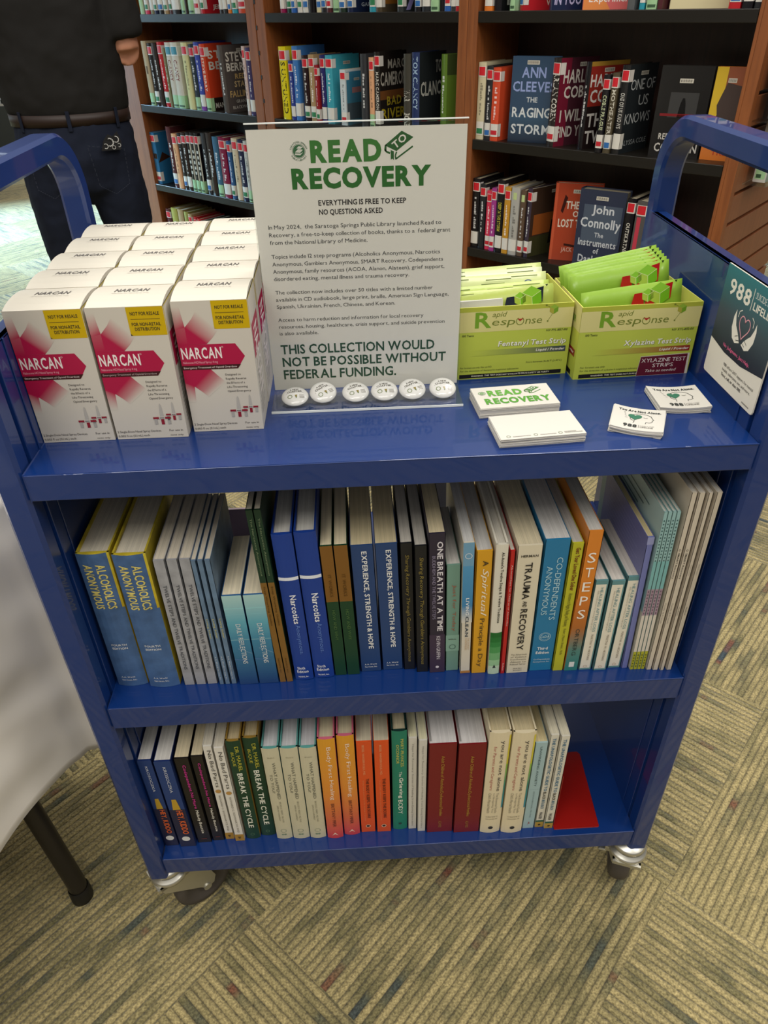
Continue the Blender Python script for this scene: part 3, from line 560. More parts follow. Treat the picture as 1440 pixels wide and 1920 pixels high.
slat_book('pale book with mint green label displayed low on the slat panel', .105, .842, .034, .16, .15, '#b9b6b0', dr2)
for e0, z, lab in ((.03, .997, 'clear acrylic display ledge holding the black book on the slat panel'), (.085, .834, 'clear acrylic display ledge holding the pale book on the slat panel')):
    o = empty('display_ledge', (CX, CY, 0), -TH, lab, 'display shelf', 'acrylic ledges on the slat panel')
    mb = MB(); mb.box(-.0015, .059, e0, e0 + .22, z, z + .004); mb.build('ledge_plate', M_CLEAR, o)
    mb = MB(); mb.box(.059, .063, e0, e0 + .22, z, z + .03); mb.build('front_lip', M_CLEAR, o)
# ================================================================ the blue book cart
CW, CD = .74, .41
Z1, Z2, Z3 = .908, .559, .204
cart = empty('book_cart', (0, 0, 0), 0, 'blue steel three-shelf book cart on casters with looped end handles', 'book cart')
def rect_path(mb, P, xh, th, x0):
    """square tube swept along a path in the yz plane"""
    n = len(P); V = []; F = []
    for i, (y, z) in enumerate(P):
        a = Vector((0, *P[max(i - 1, 0)])); b = Vector((0, *P[min(i + 1, n - 1)])); t = (b - a).normalized(); nn = Vector((0, -t.z, t.y))
        c = Vector((x0, y, z)); bv = .004
        for dx, dn in ((-1, -1), (1, -1), (1, 1), (-1, 1)):
            for q in ((0, 1) if (dx * dn > 0) else (1, 0)):
                ex = xh - (bv if q == 1 else 0); en = th - (bv if q == 0 else 0)
                V.append(c + Vector((dx * ex, 0, 0)) + nn * (dn * en))
    k = 8
    for i in range(n - 1):
        for j in range(k): F.append((i * k + j, i * k + (j + 1) % k, (i + 1) * k + (j + 1) % k, (i + 1) * k + j))
    F.append(tuple(range(k))[::-1]); F.append(tuple(range((n - 1) * k, n * k)))
    mb.mesh(V, F)
for side, x0 in ((-1, -.015), (1, CW + .015)):
    P = [(.015, .150)]; R = .066; zt = 1.165 - .0135
    for i in range(13):
        a = pi + (pi / 2) * -i / 12; P.append((.015 + R + R * cos(a), zt - R + R * sin(a)))
    for i in range(13):
        a = pi / 2 - (pi / 2) * i / 12; P.append((CD - .015 - R + R * cos(a), zt - R + R * sin(a)))
    P.append((CD - .015, .150))
    mb = MB(); rect_path(mb, P, .015, .0135, x0); fr = mb.build('end_frame', M_BLUE, cart)
    fr.data.polygons.foreach_set('use_smooth', [True] * len(fr.data.polygons))
    try: fr.data.set_sharp_from_angle(angle=radians(38))
    except Exception: pass
    xa, xb = (-.006, .0012) if side < 0 else (CW - .0012, CW + .006)
    pt = 1.030 if side < 0 else 1.046
    mb = MB(); mb.box(xa, xb, .031, CD - .018, .168, pt); xi = .0012 if side < 0 else CW - .0012
    mb.box(min(xi, xi - side * .0015), max(xi, xi - side * .0015), .052, .055, .21, pt)
    mb.box(min(xi, xi + side * .018), max(xi, xi + side * .018), .040, CD - .03, pt - .0025, pt)
    mb.build('end_panel', M_BLUE, cart, bevel=.001)
def shelf(z, lip):
    mb = MB(); x0, x1 = .0014, CW - .0014; t = .002
    out = [(.002, z - lip), (.002, z), (CD - .004, z), (CD - .004, z - lip), (CD - .006, z - lip), (CD - .006, z - t), (.004, z - t), (.004, z - lip)]
    n = len(out); V = [(x0, y, q) for y, q in out] + [(x1, y, q) for y, q in out]
    mb.mesh(V, [(i, n + i, n + (i + 1) % n, (i + 1) % n) for i in range(n)])
    for o, fl in ((0, 1), (n, 0)):
        for f in ((0, 1, 6, 7), (1, 2, 5, 6), (2, 3, 4, 5)):
            f = tuple(i + o for i in f); mb.mesh(V, [f[::-1] if fl else f])
    return mb.build('shelf', M_BLUE, cart, bevel=.0012)
shelf(Z1, .031); shelf(Z2, .039); shelf(Z3, .039)
def caster(x, y, rz):
    T = TR(x, y, 0) @ RZ(rz)
    mb = MB()
    mb.lathe([(0, .153), (.024, .153), (.026, .149), (.026, .143), (.022, .140), (.022, .137), (.029, .136), (.031, .131), (.029, .125), (.02, .122), (0, .122)], 32, m=0, M=T)
    for s in (-1, 1):       # fork cheeks, wheel axle trails behind the swivel
        out = [(-.026, .128), (.030, .128), (.056, .094), (.063, .066), (.058, .050), (.044, .046), (.034, .060), (-.022, .112)]
        mb.prism([(a, b) for a, b in out][::-1], s * .0205 - .0015, s * .0205 + .0015, M=T @ Matrix(((1, 0, 0, 0), (0, 0, 1, 0), (0, 1, 0, 0), (0, 0, 0, 1))))
    mb.prism([(-.03, -.022), (.03, -.022), (.03, .022), (-.03, .022)], .121, .128, M=T)
    fk = mb.build('caster', M_ZINC, cart)
    mb = MB(); Wm = T @ TR(.045, 0, .0505) @ RX(pi / 2)
    mb.lathe([(0, -.012), (.03, -.012), (.034, -.0155), (.044, -.0155), (.049, -.011), (.0505, -.004), (.0505, .004), (.049, .011), (.044, .0155), (.034, .0155), (.03, .012), (0, .012)], 40, M=Wm)
    mb.build('wheel', M_RUBBER, fk)
    mb = MB(); mb.tube([T @ Vector((.045, -.024, .0505)), T @ Vector((.045, .024, .0505))], .007, 12); mb.build('axle_bolt', M_ZINC, fk)
    mb = MB(); mb.box(-.004, .018, .030, .044, .106, .111, M=T); mb.box(-.004, .018, .024, .034, .109, .122, M=T); mb.build('brake_tab', M_ZINC, fk, bevel=.002)
caster(-.008, .028, radians(38)); caster(CW + .008, .018, radians(70))
caster(-.008, CD - .03, radians(60)); caster(CW + .008, CD - .03, radians(75))

# ---------------------------------------------------------------- nasal spray cartons
MAG, DKR = '#ac0f42', '#3d0d16'
CARD = '#cdc7bb'
def carton_mb():
    w, d, h = .0742, .0632, .1422; mb = MB()
    # body with the softly bulging lid
    n = 6; V = []
    mb.face([(-w / 2, 0, 0), (w / 2, 0, 0), (w / 2, 0, h), (-w / 2, 0, h)], CARD)
    mb.face([(w / 2, d, 0), (-w / 2, d, 0), (-w / 2, d, h), (w / 2, d, h)], CARD)
    mb.face([(w / 2, 0, 0), (w / 2, d, 0), (w / 2, d, h), (w / 2, 0, h)], CARD)
    mb.face([(-w / 2, d, 0), (-w / 2, 0, 0), (-w / 2, 0, h), (-w / 2, d, h)], CARD)
    mb.face([(-w / 2, d, 0), (w / 2, d, 0), (w / 2, 0, 0), (-w / 2, 0, 0)], CARD)
    zb = lambda t: h + .0042 * sin(pi * t) ** .75 if 0 < t < 1 else h
    for i in range(n):
        a, b = i / n, (i + 1) / n
        mb.face([(-w / 2 + .0006, a * d, zb(a)), (w / 2 - .0006, a * d, zb(a)), (w / 2 - .0006, b * d, zb(b)), (-w / 2 + .0006, b * d, zb(b))], '#cbc6b9', 0, True)
    for s in (-1, 1): mb.face([(s * (w / 2 - .0006), k / n * d, zb(k / n)) for k in (range(n + 1) if s < 0 else range(n, -1, -1))][::-1], CARD)
    F = Face(mb, (-w / 2, 0, 0), (1, 0, 0), (0, 0, 1), w, h)
    wc = CARD
    # star arms fading to white at their ends
    F.poly([(0, .80), (.132, .816), (.132, .69), (0, .69)], [mixc(MAG, wc, .12)] * 2 + [MAG] * 2)
    F.poly([(0, .80), (0, .965), (.10, .965), (.132, .816)], [mixc(MAG, wc, .12), wc, wc, MAG])
    F.poly([(.132, .816), (.132, .69), (.387, .69)], [MAG, MAG, MAG])
    F.poly([(.132, .816), (.387, .69), (.475, .735), (.24, .875)], [MAG, MAG, mixc(MAG, wc, .55), mixc(MAG, wc, .5)])
    F.poly([(.24, .875), (.475, .735), (.56, .79), (.31, .93)], [mixc(MAG, wc, .5), mixc(MAG, wc, .55), wc, wc])
    F.poly([(0, .69), (0, .50), (.757, .50), (.874, .592), (.764, .688)], MAG)
    F.poly([(0, .50), (0, .40), (.122, .37), (.385, .50)], MAG)
    F.poly([(0, .40), (0, .245), (.105, .242), (.122, .37)], [mixc(MAG, wc, .1), wc, wc, MAG])
    F.poly([(.122, .37), (.22, .325), (.47, .448), (.385, .50)], [MAG, mixc(MAG, wc, .35), mixc(MAG, wc, .35), MAG])
    F.poly([(.22, .325), (.295, .285), (.56, .40), (.47, .448)], [mixc(MAG, wc, .35), wc, wc, mixc(MAG, wc, .35)])
    F.poly([(0, .500), (.757, .500), (.806, .533), (0, .533)], DKR, 2)
    F.rect(.520, .994, .797, .997, '#c9a800', 1)
    F.base('NOT FOR RESALE', .565, .935, .940, .024, '#3b3520', 1); F.rect(.56, .935, .911, .914, '#3b3520', 2)
    F.base('FOR NON-RETAIL', .560, .935, .866, .024, '#3b3520', 1); F.base('DISTRIBUTION', .588, .907, .832, .024, '#3b3520', 1)
    F.base('NARCAN', .025, .565, .585, .085, '#efe6e2', 1); F.ring(.585, .665, .0009, .0002, '#efe6e2', 2, 12)
    F.base('Naloxone HCl Nasal Spray 4 mg', .025, .495, .548, .018, '#e9a9b8')
    F.base('Emergency Treatment of Opioid Overdose', .022, .745, .510, .014, '#efe6e2', 1)
    for i, (t, r) in enumerate((('Designed to', .78), ('Rapidly Reverse', .848), ('the Effects of a', .823), ('Life-Threatening', .853), ('Opioid Emergency', .892))):
        F.base(t, .569, r, .447 - i * .0325, .017, '#4a4643')
    for (u, v, s) in ((.672, .118, 1.0), (.845, .150, .86)):       # the two sprayers
        g = '#a9a59f'
        F.poly([(u - .012 * s, v + .055 * s), (u + .042 * s, v + .055 * s), (u + .030 * s, v + .15 * s), (u + .016 * s, v + .165 * s), (u + .003 * s, v + .15 * s)], '#b3afa8', 2)
        F.rect(u - .11 * s, u + .135 * s, v + .038 * s, v + .058 * s, '#cfcac2', 3); F.rect(u - .11 * s, u - .03 * s, v + .040 * s, v + .056 * s, '#8c1d2c', 4); F.rect(u + .055 * s, u + .135 * s, v + .040 * s, v + .056 * s, '#8c1d2c', 4)
        F.rect(u - .10 * s, u - .06 * s, v - .005 * s, v + .038 * s, g, 3); F.rect(u + .085 * s, u + .125 * s, v - .005 * s, v + .038 * s, g, 3)
        F.rect(u - .006 * s, u + .036 * s, v - .006 * s, v + .036 * s, '#8c1d2c', 3); F.rect(u - .02 * s, u + .045 * s, v + .044 * s, v + .052 * s, '#77736e', 4)
    F.base('2 Single-Dose Nasal Spray Devices', .02, .631, .053, .018, '#4a4643'); F.base('0.003 fl oz (0.1 mL) each', .02, .46, .018, .018, '#4a4643')
    F.base('For use in', .75, .94, .053, .017, '#4a4643'); F.base('nose only', .756, .936, .016, .013, '#4a4643')
    G = Face(mb, (-w / 2, .0, h + .0041), (1, 0, 0), (0, 1, 0), w, d, eps=.0002)
    G.base('NARCAN', .29, .75, .50, .13, '#5c5956', 1, .25); G.base('Naloxone HCl Nasal Spray 4 mg', .27, .76, .42, .035, '#b5b0aa', 0, .2)
    R = Face(mb, (w / 2, 0, 0), (0, 1, 0), (0, 0, 1), d, h)
    R.rect(.1, .9, .55, .80, MAG, 1); R.text('NARCAN', .25, .75, .25, .75, '#efe6e2', 1, rot=True)
    for k in range(12): R.rect(.15, .15 + .3 + (k * 7 % 5) * .08, .10 + k * .03, .113 + k * .03, '#a39e98', 1)
    R.rect(.0, 1, .992, 1, '#c9b64a', 1); R.rect(0, .03, .8, 1, '#c9b64a', 1)
    return mb
proto = None
ROWW = ['front row', 'second row', 'third row', 'fourth row', 'back row']; COLW = ['left column', 'middle column', 'right column']
xs = [(.0005, .067), (.0785, .0675), (.1575, .0775)]
for c in range(3):
    for r in range(5):
        x = xs[c][0] + .0375; y = xs[c][1] + r * .0648
        look = 'white and magenta nasal spray carton with yellow corner label, ' if r == 0 else 'white nasal spray carton seen from its lid, '
        lab = look + ROWW[r] + ', ' + COLW[c]
        if proto is None:
            proto = carton_mb().build('medicine_carton', M_PRINT); o = proto
        else:
            o = proto.copy(); COL.objects.link(o)
        o.location = (x + (.0012 if c == 0 else 0) + random.uniform(-.0004, .0004), y, Z1 + .0003); o.rotation_euler = (0, 0, radians(random.uniform(-.25, .25) if c else .2))
        tag(o, lab, 'box', 'nasal spray cartons in rows on the cart')

# ---------------------------------------------------------------- sign in its acrylic stand
SX, SW, SY, SH = .238, .2148, .1600, .2792
sign = empty('sign_holder', (SX, SY, Z1), 0, 'clear acrylic stand holding a white information sheet with green lettering', 'sign')
mb = MB(); mb.box(0, SW, -.0015, -.0003, .0045, SH + .001); mb.box(0, SW, .0009, .0021, .0045, SH + .001); mb.box(0, SW, -.0015, .0021, SH + .001, SH + .0022)
mb.build('acrylic_sleeve', M_CLEAR, sign)
mb = MB(); mb.box(0, SW, -.0485, .0021, .0002, .0030); mb.build('acrylic_foot', M_CLEAR, sign, bevel=.0004)
mb = MB(); mb.box(0, SW, -.0016, .0022, SH + .0023, SH + .0032); mb.build('polished_edge', M_EDGE, sign)
mb = MB(); mb.box(0, SW, -.0494, -.0486, .0003, .0029); mb.build('polished_edge', M_EDGE, sign)
mb = MB(); mb.box(.0010, SW - .0010, .0, .0006, .006, SH - .0025, '#e9e2da')
F = Face(mb, (0, 0, 0), (1, 0, 0), (0, 0, 1), 1, 1, eps=.00008)     # metres
G1, G2, BK_, TX = '#3f7a35', '#2f6b2c', '#2a2526', '#48484a'
F.base('READ', .0611, .1303, .2476, .0187, G1, 2); F.base('RECOVERY', .0411, .1793, .2240, .0179, G2, 2)
u, v = .0502, .2573
F.disc(u, v, .0056, '#3b6b46', 2); F.ring(u, v, .0064, .0004, '#3b6b46', 2)
F.poly([(u - .0038, v - .001), (u + .0012, v - .0015), (u + .0042, v + .0012), (u - .0004, v + .002)], '#dcd8cf', 3)
F.poly([(u - .0038, v - .0032), (u + .0012, v - .0037), (u + .0042, v - .001), (u + .0012, v - .0022), (u - .0038, v - .0018)], '#dcd8cf', 3)
F.poly([(u - .002, v + .0024), (u + .002, v + .002), (u + .0044, v + .0036), (u + .0002, v + .0044)], '#dcd8cf', 3)
F.arc('SARATOGA SPRINGS', u, v, .0080, .0021, '#4c6e52', bold=1); F.arc('PUBLIC LIBRARY', u, v, .0080, .0021, '#4c6e52', a_mid=-pi / 2, bold=1, flip=True)
def book_icon(F, x, y, s, col, pap, base=1):
    p = lambda a, b: (x + a * s, y + b * s)
    F.poly([p(.02, .55), p(.42, .36), p(1.0, .78), p(.60, .98)], col, base)
    F.poly([p(.02, .55), p(.08, .60), p(.08, .34), p(.0, .40)], col, base); F.line([p(.03, .42), p(.06, .36), p(.20, .30)], .06 * s, col, base)
    F.line([p(.40, .12), p(.98, .50)], .05 * s, col, base); F.line([p(.42, .34), p(.38, .22), p(.40, .10)], .05 * s, col, base)
    F.poly([p(.22, .40), p(.33, .36), p(.33, .08), p(.28, .13), (p(.22, .10))], col, base + 1)
    return p
p = book_icon(F, .1331, .2445, .0285, '#2f5f30', None)
cx_, cy_ = p(.52, .67); F.text('TO', cx_ - .0075, cx_ + .0075, cy_ - .0034, cy_ + .0034, '#dcd8cf', 1, k=4, ang=radians(-53 + 90))
F.base('EVERYTHING IS FREE TO KEEP', .0658, .1545, .2072, .0052, BK_, 1); F.base('NO QUESTIONS ASKED', .0659, .1306, .1984, .0052, BK_, 1)
for t, r, z in (('In May 2024,  the Saratoga Springs Public Library launched Read to', .1907, .1855), ('Recovery, a free-to-keep collection of books, thanks to a  federal grant', .2003, .1778), ('from the National Library of Medicine.', .1141, .1702),
    ('Topics include 12 step programs (Alcoholics Anonymous, Narcotics', .1902, .1560), ('Anonymous, Gamblers Anonymous, SMART Recovery, Codependents', .1935, .1482), ('Anonymous, family resources (ACOA, Alanon, Alateen), grief support,', .1952, .1405), ('disordered eating, mental illness and trauma recovery.', .1577, .1328),
    ('The collection now includes over 50 titles with a limited number', .1832, .1182), ('available in CD audiobook, large print, braille, American Sign Language,', .2007, .1104), ('Spanish, Ukrainian, French, Chinese, and Korean.', .1422, .1025),
    ('Access to harm reduction and information for local recovery', .1734, .0877), ('resources, housing, healthcare, crisis support, and suicide prevention', .1973, .0799), ('is also available.', .0562, .0722)):
    F.base(t, .0131, r, z, .0042, '#3e3e41', 0)
GD = '#2f5138'
F.base('THIS COLLECTION WOULD', .0125, .1865, .0500, .0112, GD, 1); F.base('NOT BE POSSIBLE WITHOUT', .0130, .1998, .0348, .0112, GD, 1); F.base('FEDERAL FUNDING.', .0130, .1426, .0193, .0115, GD, 1)
mb.build('printed_sheet', M_MATTE, sign)

# ---------------------------------------------------------------- pin badges on the acrylic foot
def badge(label, x, y, spin, tilt):
    r = .0155
    mb = MB(); prof = [(0, .0052), (.005, .0050), (.010, .0042), (.0135, .0028), (r - .0004, .0010), (r, 0), (r - .0006, -.0012), (r - .003, -.0012), (0, -.0008)]
    mb.lathe(prof, 36, '#d8d8d4'); F = Face(mb, (0, 0, .0052), (1, 0, 0), (0, 1, 0), 1, 1, eps=.00012)
    def dome(P0):
        return P0
    i0 = len(mb.v)
    c = '#4f4b40'
    F.base('A NEW', -.005, .005, .0052, .0026, c, 1); F.base('CHAPTER', -.0085, .0085, .0016, .0028, c, 1); F.rect(-.010, .010, .0003, .0006, c, 2)
    F.ring(-.0058, -.0048, .0028, .0008, '#7d8a64', 2, 16); F.poly([(-.0004, -.0028), (.0028, -.0028), (.0018, -.0062), (.0006, -.0062)], '#8a7a40', 2); F.poly([(.0012, -.008), (.0024, -.0055), (0, -.0055)], '#5f7a4a', 2)
    for k in range(3): F.rect(.0048, .0100, -.0040 - k * .0018, -.0032 - k * .0018, '#8f8c84', 2)
    for i in range(i0, len(mb.v)):
        px, py, pz = mb.v[i]; q = sqrt(px * px + py * py); mb.v[i] = (px, py, pz - 10 * q * q)
    M = TR(x, y, Z1 + .0032 + .0014 + sin(tilt) * r) @ RX(tilt) @ RZ(spin)
    o = mb.build('pin_badge', M_BADGE, None, M=TR(0, 0, 0)); o.matrix_world = M; tag(o, label, 'badge', 'white pin badges on the acrylic foot')
    mb = MB(); mb.box(-.009, .009, -.0012, .0012, -.0024, -.0012); mb.build('clasp_pin', M_ZINC, o)
for i, (x, sp, ti, lab) in enumerate(((.2635, .12, 22, 'round white pin badge leftmost in the row, turned away and tilted'), (.2955, .55, 30, 'round white pin badge second from left, facing up with rotated lettering'), (.3325, .30, 25, 'round white pin badge third from left, standing apart below the green heading'),
        (.3655, .10, 26, 'round white pin badge fourth from left, touching its right neighbour'), (.3975, .40, 29, 'round white pin badge fifth from left, with steeply rotated lettering'), (.4325, .05, 28, 'round white pin badge rightmost in the row near the foot corner'))):
    badge(lab, x, .139 - .004 * (i in (0,)), sp, radians(ti - 7))

# ---------------------------------------------------------------- test strip boxes and their sachets
LIME, LIME2 = '#b4c046', '#d0c880'
def strip_box(label, x, y, rz, drawer):
    w, d, h, t = .1372 if drawer == 'L' else .1415, .108, .088, .0012
    root = empty('test_strip_box', (x, y, Z1), rz, label, 'box')
    mb = MB()
    for a in ((0, w, 0, t, 0, h), (0, w, d - t, d, 0, h), (0, t, t, d - t, 0, h), (w - t, w, t, d - t, 0, h), (t, w - t, t, d - t, 0, t)): mb.box(*a, '#c9cb62')
    F = Face(mb, (0, 0, 0), (1, 0, 0), (0, 0, 1), w, h)
    F.rect(0, 1, 0, 1, LIME, 1); F.rect(0, 1, .665, .94, LIME2, 2, '#d3cb86'); F.rect(0, 1, .94, 1, '#aeb43c', 2)
    gr = '#6f9a1e'; ol = '#6f7a26'
    F.base('R', .160, .300, .725, .215, gr, 1, k=3); F.base('apid', .305, .430, .862, .07, ol, 0, .25, k=3); F.base('esp', .305, .505, .745, .105, ol, 0, .12, k=3); F.base('nse', .59, .735, .745, .105, ol, 0, .12, k=3)
    F.ring(.545, .787, .0048, .0009, ol, 3, 22, radians(120), radians(420)); F.poly([(.545, .785), (.575, .825), (.545, .818), (.518, .825)], '#a8271f', 4)
    cu, cv, s = .828, .925, .0058
    q = lambda a, b: (cu + a * s / w, cv + b * s / h)
    F.poly([q(-.85, .45), q(0, 0), q(.85, .45), q(0, .95)], '#8fb035', 4); F.poly([q(-.85, .45), q(-.85, -.5), q(0, -1), q(0, 0)], '#a8a23a', 4); F.poly([q(0, 0), q(0, -1), q(.85, -.5), q(.85, .45)], '#6f9a1e', 4)
    F.line([q(-.85, .45), q(-1.5, .8)], .0005, ol, 3); F.disc(cu - 1.6 * s / w, cv + .85 * s / h, .0011, ol, 4); F.line([q(-.2, -.9), q(-1.0, -2.3)], .0005, ol, 3); F.disc(cu - 1.05 * s / w, cv - 2.4 * s / h, .0010, ol, 4)
    F.base('100 Tests', .055, .155, .608, .03, '#4c5524', 1, k=3)
    bar = '#2f3a4a' if drawer == 'L' else '#8e1a1c'
    tx = 'Fentanyl Test Strip' if drawer == 'L' else 'Xylazine Test Strip'; x0 = .37 if drawer == 'L' else .39
    F.base('REF', .782, .82, .625, .028, '#4c5524', 0, k=3); F.base('FYL-1857-100' if drawer == 'L' else 'XYL-1852-100', .828, .967, .625, .03, '#3f4722', 1, .15, k=3)
    F.base(tx, x0 + .004, .969, .449, .073, '#5d661f', 1, .12, k=3); F.base(tx, x0, .965, .453, .073, '#e9e7d6', 1, .12, k=4)
    F.poly([(.15, .332), (.97, .332), (.97, .41), (.15, .41)], [LIME, bar, bar, LIME], 3)
    F.base('Liquid / Powder', .708, .962, .356, .035, '#e9e4d8', 1, .15, k=4)
    F.base('For forensic use only' + ('. Not an IVD.' if drawer == 'L' else ''), .05, .264 if drawer == 'R' else .33, .155, .026, '#4c5524', 0, .12, k=3)
    F.base('For the detection of ' + ('fentanyl' if drawer == 'L' else 'xylazine') + ' in suspicious substances', .05, .57, .108, .026, '#4c5524', 0, .12, k=3)
    if drawer == 'L': F.base('Store between 36-86\u00b0F (2-30\u00b0C)', .63, .95, .19, .026, '#4c5524', 0, .12, k=3)
    F.rect(.045, .955, .014, .07, '#16140f', 3); F.base('WARNING:  THIS TEST DOES NOT EVALUATE DRUG SAFETY OR PURITY', .15, .85, .033, .022, '#d9d6c0', 1, .12, k=4)
    S = Face(mb, (0, d, 0), (0, -1, 0), (0, 0, 1), d, h)
    S.rect(0, 1, 0, 1, LIME, 1, '#c3c650'); S.rect(0, 1, .665, 1, LIME2, 2); S.text('Rapid Response', .3, .85, .7, .88, gr, 1, k=3); S.text('Test Strip', .2, .7, .45, .56, '#e9e7d6', 1, .12, k=3); S.rect(.3, .95, .3, .4, bar, 3); S.text('Liquid / Powder', .5, .92, .325, .375, '#e9e4d8', 1, k=4); S.rect(.1, .9, .02, .09, '#16140f', 3)
    ob = mb.build('carton_body', M_PRINT, root)
    if drawer == 'R':
        m2 = MB(); M2 = Face(m2, (0, -.0006, 0), (1, 0, 0), (0, 0, 1), w, h)
        M2.poly([(.545, .0), (.995, .0), (.982, .300), (.560, .285)], '#cfcabb', 1); M2.poly([(.548, .004), (.972, .004), (.965, .292), (.562, .276)], '#5c1225', 2)
        M2.base('XYLAZINE TEST', .572, .955, .195, .058, '#dcd4cf', 0, k=3); M2.base('STRIPS', .675, .855, .120, .055, '#dcd4cf', 0, k=3); M2.base('Take as needed', .62, .89, .052, .042, '#dcd4cf', 0, .2, k=3)
        m2.build('dosage_sticker', M_PRINT, root)
    return root
bl = strip_box('lime box left, filled with pale test strip sachets, dark bar on front', .4515, .180, radians(3.0), 'L')
br = strip_box('lime box right, filled with bright green sachets, maroon sticker on front', .5925, .168, radians(2.6), 'R')
def sachet(label, M, w, h, cols, kind, cat='sachet', group=None):
    mb = MB(); n, k = 12, 5; t = .0022
    def pt(i, j, s):
        u, v = i / n, j / k; e = min(1, 6 * min(u, 1 - u)) * min(1, 4 * min(v, 1 - v))
        return (u * w, s * (t * e * (1 + .25 * sin(9 * u + 4 * v)) * .5 + .0001) + .0012 * sin(5 * u + kind_ph), v * h)
    kind_ph = w * 900 % 6
    V = [pt(i, j, -1) for j in range(k + 1) for i in range(n + 1)] + [pt(i, j, 1) for j in range(k + 1) for i in range(n + 1)]; o = (n + 1) * (k + 1)
    Fs = []
    for j in range(k):
        for i in range(n):
            a = j * (n + 1) + i; Fs.append((a, a + 1, a + n + 2, a + n + 1)); Fs.append((o + a, o + a + n + 1, o + a + n + 2, o + a + 1))
    rim = [i for i in range(n + 1)] + [j * (n + 1) + n for j in range(1, k + 1)] + [k * (n + 1) + i for i in range(n - 1, -1, -1)] + [j * (n + 1) for j in range(k - 1, 0, -1)]
    for a, b in zip(rim, rim[1:] + rim[:1]): Fs.append((b, a, o + a, o + b))
    mb.mesh(V, Fs, cols, 0, True)
    F = Face(mb, (0, -.0032, 0), (1, 0, 0), (0, 0, 1), w, h)
    if kind in ('red', 'navy'):
        c = '#b3161b' if kind == 'red' else '#1c2238'; y = .76
        F.poly([(.48, y - .04), (.62, y - .02), (.60, y + .14), (.52, y + .14)], c, 1); F.poly([(.62, y - .02), (.72, y - .02), (.74, y + .16), (.66, y + .12)], c, 1); F.poly([(.80, y + .02), (.88, y + .02), (.90, y + .22), (.80, y + .20)], c, 1)
        for cu, s in ((.655, .008), (.775, .0135)):
            q = lambda a, b: (cu + a * s / w, y + .1 + b * s / h)
            F.poly([q(-.85, .45), q(0, 0), q(.85, .45), q(0, .95)], '#8cc63a', 2); F.poly([q(-.85, .45), q(-.85, -.5), q(0, -1), q(0, 0)], '#a8c24a', 2); F.poly([q(0, 0), q(0, -1), q(.85, -.5), q(.85, .45)], '#6fae22', 2)
            for a, b in (((0, 0), (-.85, .45)), ((0, 0), (.85, .45)), ((0, 0), (0, -1))): F.line([q(*a), q(*b)], .0005, '#d9e8a8', 3)
        F.poly([(.93, .97), (.945, 1.0), (.915, 1.0)], '#2b3a10', 2)
    elif kind == 'back':
        for r_, (u0, u1, v_) in enumerate(((.04, .17, .95), (.35, .62, .93), (.3, .55, .88), (.62, .9, .95), (.04, .2, .86))): F.rect(u0, u1, v_, v_ + .012, '#76844c', 1)
        F.disc(.80, .84, .007, '#3c4f80', 1); F.disc(.80, .84, .0058, '#cfd6c0', 2); F.rect(.792, .808, .81, .88, '#3c4f80', 3)
    elif kind == 'card':
        F.rect(.0, 1, 0, 1, '#d9d8d2', 1); F.line([(.06, .1), (.06, .9), (.94, .9), (.94, .1)], .0016, '#3f5674', 2); F.base('TEST STRIPS', .2, .8, .66, .12, '#5d6a78', 1)
    ob = mb.build('test_strip_sachet' if cat == 'sachet' else 'leaflet', M_FOIL if cat == 'sachet' else M_PRINT); ob.matrix_world = M; tag(ob, label, cat, group)
Tl = TR(.4515, .180, Z1) @ RZ(radians(3.0)); Tr = TR(.5925, .168, Z1) @ RZ(radians(2.6))
NTH = ['foremost', 'second', 'third', 'fourth', 'fifth', 'sixth', 'seventh', 'rearmost']
# right box: bright green sachets leaning back
for i in range(7):
    fr_ = i == 0
    M = Tr @ TR(.0175 if fr_ else .0165 - .0006 * i, .022 if fr_ else .041 + i * .0034, .0017) @ RX(radians(-8 if fr_ else -10 - i * .3)) @ RY(radians(-(5.5 if fr_ else 7.0 + .4 * i)))
    h = .092 if fr_ else .102 + .0016 * i
    sachet('bright green foil sachet, %s in the right lime box%s' % (NTH[i] if i < 6 else 'rearmost', ', red mark showing' if i in (0, 1) else ''), M, .120, h, '#84aa34' if i % 2 else '#8cb23a', 'red', group='green sachets in the right box')
for i in range(6):
    M = Tl @ TR(.012 + (.002 if i % 2 else 0), [.022, .036, .043, .060, .0655, .071][i], .0017) @ RX(radians([-12, -17, -19, -23, -24, -25][i])) @ RY(radians(-(5 if i == 0 else 1.0 + .5 * (i % 3))))
    h = [.088, .088, .091, .098, .101, .104][i]
    sachet('pale green foil sachet, %s in the left lime box%s' % (NTH[i] if i < 5 else 'rearmost', ', navy mark showing' if i == 0 else ''), M, .119, h, ['#a5b455', '#b4c264', '#adc05a', '#c0ca8c', '#c9d0a8', '#b9c67c'][i], 'navy' if i == 0 else 'back', group='pale sachets in the left box')
sachet('white leaflet with blue border at the front of the left lime box', Tl @ TR(.003, .006, .0017) @ RX(radians(-5)) @ RY(radians(-1.5)), .055, .090, '#d9d8d2', 'card', 'leaflet')

